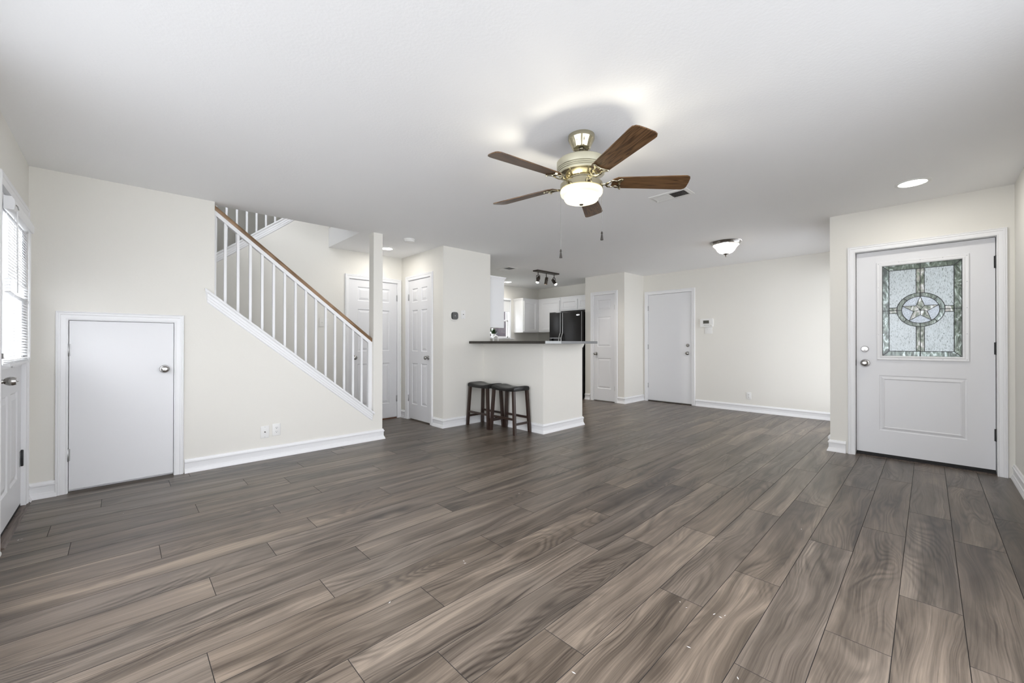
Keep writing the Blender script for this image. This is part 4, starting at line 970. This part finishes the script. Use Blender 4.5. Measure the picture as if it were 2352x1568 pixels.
pl_ = rv*-0.128; pr_ = rv*0.128
pull_chain(pl_.x, pl_.y, -0.335, -0.760)
pull_chain(pr_.x, pr_.y, -0.335, -0.648)

# ================================================================== KITCHEN
def shaker(b, x0, x1, z0, z1, y=0.0, t=0.018, s=0.055):
    """framed cabinet door in the local x-z plane, front towards -y"""
    prev = None
    for k, yy in ((0, y), (0, y-t), (s-0.008, y-t), (s, y-t+0.007), (s+0.004, y-t+0.007)):
        r = [b.bm.verts.new(p) for p in ((x0+k, yy, z0+k), (x1-k, yy, z0+k), (x1-k, yy, z1-k), (x0+k, yy, z1-k))]
        if prev:
            for i in range(4): b.bm.faces.new((prev[i], prev[(i+1) % 4], r[(i+1) % 4], r[i]))
        prev = r
    b.bm.faces.new(prev)
def crown(b, x0, x1, yb, yf, z, ends=(True, True)):
    """small crown moulding round the top: front at yf, back at yb"""
    for i, (o, z0, z1) in enumerate(((0.004, z-0.012, z), (0.010, z, z+0.014), (0.020, z+0.014, z+0.028), (0.026, z+0.028, z+0.038))):
        b.box(x0-(o if ends[0] else 0), x1+(o if ends[1] else 0), yf-o, yb, z0, z1)
def cabinet(label, loc, rz_, w, dpt, z0, z1, doors, ends=(True, True)):
    t = thing('wall_cabinet', label, 'cabinet', (loc[0], loc[1], z0), rz_, 'white kitchen wall cabinets')
    B().box(0, w, -dpt, -0.002, 0, z1-z0).build('cabinet_body', 'cabinet', t)
    b = B(); crown(b, 0, w, -0.002, -dpt, z1-z0, ends); b.build('crown_moulding', 'cabinet', t)
    for a, c, e, g in doors:
        b = B(); shaker(b, a, c, e-z0, g-z0, -dpt); b.build('cabinet_door', 'cabinet', t)
    return t
cabinet('white wall cabinet hung on the pier, its plain end towards the bar', (3.87, 4.49, 0), PI/2, 1.15, 0.31, 1.349, 2.075, [(0.02, 0.56, 1.375, 2.05), (0.59, 1.13, 1.375, 2.05)])
cabinet('white wall cabinet right of the kitchen window', (6.486, YK, 0), 0, 0.535, 0.30, 1.358, 2.092, [(0.025, 0.437, 1.385, 2.072)], (True, False))
cabinet('tall white wall cabinet left of the fridge', (XK, 6.337, 0), -PI/2, 0.655, 0.33, 1.370, 2.098, [(0.08, 0.632, 1.40, 2.07)], (False, False))
cabinet('short white wall cabinet above the fridge', (XK, 5.675, 0), -PI/2, 0.88, 0.33, 1.827, 2.098, [(0.024, 0.456, 1.853, 2.066), (0.488, 0.865, 1.853, 2.066)], (False, False))

# refrigerator, doors towards -x
fg = thing('refrigerator', 'black side-by-side refrigerator in the kitchen', 'refrigerator', (6.605, 5.662, 0), -PI/2)
B().box(0.004, 0.855, 0.065, 0.72, 0.03, 1.750, bev=0.006).build('cabinet_body', 'fridge', fg)
b = B(); b.box(0, 0.318, 0, 0.06, 1.232, 1.760, bev=0.008); b.box(0, 0.318, 0, 0.06, 0.10, 0.86, bev=0.006); b.box(0, 0.055, 0, 0.06, 0.85, 1.24); b.box(0.27, 0.318, 0, 0.06, 0.85, 1.24); b.box(0.055, 0.27, 0.045, 0.06, 0.85, 1.24)
fz_ = b.build('freezer_door', 'fridge', fg, smooth=True, sharp=35)
B().box(0.0, 0.318, -0.003, 0.002, 1.219, 1.233).build('dispenser_trim', 'fridge_trim', fz_)
B().box(0.325, 0.836, 0, 0.06, 0.10, 1.760, bev=0.008).build('fridge_door', 'fridge', fg, smooth=True, sharp=35)
B().box(0.8365, 0.8455, -0.002, 0.062, 0.10, 1.758).build('edge_trim', 'fridge_trim', fg)
B().box(0.846, 0.855, 0.0, 0.09, 0.03, 1.766).build('side_filler', 'fridge', fg)
for x in (0.306, 0.366):
    b = B(); b.curve([(x, -0.004, 1.750), (x, -0.006, 1.345), (x, -0.012, 1.325), (x, -0.045, 1.25), (x, -0.060, 1.18), (x, -0.062, 0.95), (x, -0.05, 0.78), (x, -0.008, 0.68), (x, -0.004, 0.40)], [0.009, 0.010, 0.012, 0.011, 0.011, 0.011, 0.011, 0.010, 0.009], 10)
    b.build('handle', 'fridge_trim', fg, smooth=True)
B().lathe([(0.047, 0), (0.045, 0.003), (0, 0.004)], 28, at(0.755, 0, 1.690) @ Matrix.Diagonal((1, 1, 0.34, 1)) @ MINUSY).build('badge', 'silver', fg, smooth=True)
b = B(); b.box(0.0, 0.13, 0.0, 0.08, 1.760, 1.772, bev=0.004); b.build('hinge_cover', 'fridge', fg)
B().box(0.02, 0.84, 0.03, 0.065, 0.03, 0.095).build('toe_grille', 'black_metal', fg)

# base cabinets, worktop and sink under the window (mostly behind the bar)
bc = thing('base_cabinet', 'white base cabinet run under the kitchen window', 'cabinet', (4.5, YK, 0), 0)
B().box(0, 2.35, -0.58, -0.002, 0.09, 0.88).build('cabinet_body', 'cabinet', bc)
B().box(0.01, 2.34, -0.53, -0.01, 0.0, 0.09).build('toe_kick', 'black_metal', bc)
for i in range(4):
    b = B(); shaker(b, 0.03+i*0.58, 0.58+i*0.58, 0.13, 0.86, -0.58); b.build('cabinet_door', 'cabinet', bc)
wt = tag(B().box(4.5, 6.86, 6.03, YK, 0.881, 0.921, bev=0.003).build('worktop', 'counter'), 'dark worktop under the kitchen window', 'worktop')
fc = thing('faucet', 'chrome kitchen faucet with an arched spout before the window', 'faucet', (5.74, 6.50, 0.921))
B().lathe([(0.028, 0), (0.028, 0.012), (0.018, 0.018), (0.015, 0.06)], 24).build('base', 'chrome', fc, smooth=True)
arcp = [(0, 0, 0.05), (0, 0, 0.20), (0.004, 0, 0.27), (0.020, -0.012, 0.325), (0.048, -0.030, 0.345), (0.074, -0.048, 0.325), (0.086, -0.056, 0.270), (0.088, -0.058, 0.235)]
B().curve(arcp, [0.016, 0.017, 0.018, 0.020, 0.022, 0.022, 0.020, 0.018], 14).build('spout', 'pot', fc, smooth=True)  # chrome spout coloured white, its reflections put into the colour
B().tube([(-0.03, 0.0, 0.05), (-0.035, 0.0, 0.20), (-0.015, 0.0, 0.305)], [0.007, 0.006, 0.004], 8).build('lever', 'chrome', fc, smooth=True)

# window 1 in the kitchen: casing, sash frames, glass, stool
w1 = thing('window_1', 'white kitchen window over the sink with a brick house outside', 'window', (5.28, YK, 1.236), 0, kind='structure')
ww, wh = 1.09, 0.854
b = B(); b.box(-0.012, 0.012, 0, 0.12, 0, wh); b.box(ww-0.013, ww+0.012, 0, 0.12, 0, wh); b.box(0, ww, 0, 0.12, wh-0.012, wh+0.012); b.box(0, ww, 0, 0.12, -0.02, 0.004); b.build('jamb', 'trim', w1)
b = B(); b.box(ww, ww+0.022, -0.014, 0, -0.01, wh+0.045, bev=0.003); b.box(-0.045, 0, -0.014, 0, -0.01, wh+0.045, bev=0.003); b.box(-0.045, ww+0.022, -0.015, 0, wh, wh+0.045, bev=0.003); b.build('casing', 'trim', w1)
B().box(-0.12, ww+0.092, -0.045, 0.03, -0.03, -0.008, bev=0.004).build('sill', 'trim', w1)
def sash(x0, x1, z0, z1, y):
    b = B(); f = 0.026
    b.box(x0, x0+f, y, y+0.03, z0, z1); b.box(x1-f, x1, y, y+0.03, z0, z1); b.box(x0, x1, y, y+0.03, z0, z0+f); b.box(x0, x1, y, y+0.03, z1-f, z1)
    s = b.build('sash', 'trim', w1); B().box(x0+f, x1-f, y+0.013, y+0.017, z0+f, z1-f).build('pane', 'glass', s)
b = B(); b.box(ww-0.03, ww-0.012, 0.078, 0.086, 0, wh); b.box(0.012, 0.03, 0.078, 0.086, 0, wh); b.box(0.02, ww-0.02, 0.07, 0.09, 0.386, 0.399); b.build('parting_stop', 'trim', w1)
sash(0.014, ww-0.013, 0.006, 0.40, 0.05); sash(0.014, ww-0.013, 0.385, wh-0.014, 0.083)
sh = thing('roller_shade', 'white shade drawn partly down over the kitchen window', 'shade', (5.28, YK, 1.834), 0)
B().box(-0.02, ww-0.02, -0.020, -0.017, 0.0, 0.26).build('shade_cloth', 'shade', sh)
B().box(-0.02, ww-0.03, -0.025, -0.013, -0.012, 0.008, bev=0.003).build('hem_bar', 'blind', sh)
B().tube([(-0.03, -0.035, 0.262), (ww-0.02, -0.035, 0.262)], 0.020, 14).build('roller', 'blind', sh, smooth=True)
# plant on the sill
pp = thing('potted_plant', 'small bushy green plant in a white pot on the kitchen windowsill', 'plant', (5.862, YK-0.012, 1.228))
B().lathe([(0, 0), (0.040, 0), (0.046, 0.003), (0.055, 0.092), (0.053, 0.094), (0.050, 0.084), (0, 0.080)], 28).build('pot', 'pot', pp, smooth=True, sharp=50)
lv = B(); rp = random.Random(3)
for i in range(70):
    a = rp.uniform(0, 2*PI); e = rp.uniform(0.35, 1.45); ln = rp.uniform(0.09, 0.17); base = Vector((rp.uniform(-.03, .03), rp.uniform(-.03, .03), 0.085))
    dr = Vector((math.cos(a)*math.cos(e), math.sin(a)*math.cos(e), math.sin(e))); sd_ = Vector((-math.sin(a), math.cos(a), 0)); wv = rp.uniform(0.008, 0.013)
    p0 = base; p1 = base+dr*ln*0.5; p2 = base+dr*ln*0.8-Vector((0, 0, 0.01)); p3 = base+dr*ln-Vector((0, 0, 0.025))
    if max(p1.y, p3.y) > 0.055 or p3.y > 0.06:
        for p in (p1, p2, p3): p.y = min(p.y, 0.05)
    v = [p0-sd_*.002, p0+sd_*.002, p1+sd_*wv, p2+sd_*wv*0.8, p3, p2-sd_*wv*0.8, p1-sd_*wv]
    lv.bm.faces.new([lv.bm.verts.new(q) for q in (v[0], v[1], v[2], v[6])]); lv.bm.faces.new([lv.bm.verts.new(q) for q in (v[6], v[2], v[3], v[5])]); lv.bm.faces.new([lv.bm.verts.new(q) for q in (v[5], v[3], v[4])])
lv.build('leaves', 'leaf', pp)
B().lathe([(0.050, 0.084), (0, 0.086)], 20).build('soil', 'soil', pp)

# large windows added out of view beside and behind the camera for daylight: white frames with clear panes
def room_window(name, loc, rz_, w, h, n, label):
    t = thing(name, label, 'window', loc, rz_, kind='structure'); f = 0.05
    b = B()
    for x0, x1, z0, z1 in ((0, f, 0, h), (w-f, w, 0, h), (0, w, 0, f), (0, w, h-f, h)): b.box(x0, x1, 0.03, 0.09, z0, z1)
    for i in range(1, n): b.box(w*i/n-0.025, w*i/n+0.025, 0.03, 0.09, f, h-f)
    b.build('window_frame', 'trim', t)
    for i in range(n):
        a, c = (f if i == 0 else w*i/n+0.025), (w-f if i == n-1 else w*(i+1)/n-0.025)
        B().box(a, c, 0.058, 0.062, f, h-f).build('pane', 'glass', t)
    casing(t, 0, w, h, 0.062)
    B().box(-0.08, w+0.08, -0.04, 0.03, -0.025, 0).build('window_sill', 'trim', t)
room_window('added_window_2', (2.7, YR, 0.2), PI, 2.5, 2.1, 3, 'wide white-framed window added out of view in the right-hand wall for daylight')
room_window('added_window_3', (XL, -0.1, 0.2), PI/2, 2.9, 2.1, 3, 'wide white-framed window added out of view for daylight in the wall of the blind-covered door')
room_window('window_4', (7.30, 0.716, 0.12), PI, 1.75, 2.1, 2, 'white-framed window in the alcove behind the front door wall')

# ================================================================== OUTSIDE
nb = thing('neighbour_house', 'purple-grey brick house wall outside the kitchen window', 'building', (6.6, 9.6, 0))
B().box(-5, 6, 0, 0.3, -0.3, 3.3).build('brick_wall', 'brick', nb)
wn = B()
for x0, x1, z0, z1 in ((1.79, 1.84, 1.47, 2.4), (0.7, 1.84, 1.42, 1.47), (0.7, 1.84, 2.4, 2.46), (0.65, 0.7, 1.42, 2.46)): wn.box(x0, x1, -0.03, 0, z0, z1)
wf = wn.build('window_trim', 'trim', nb); B().box(0.7, 1.79, -0.012, -0.004, 1.47, 2.4).build('window_pane', 'hole', wf)
g = B(); g.box(3.9, 14, 6.9, 20, -0.5, -0.1)
structure(g.build('ground', 'grass'), 'lawn outside the house', 'ground')
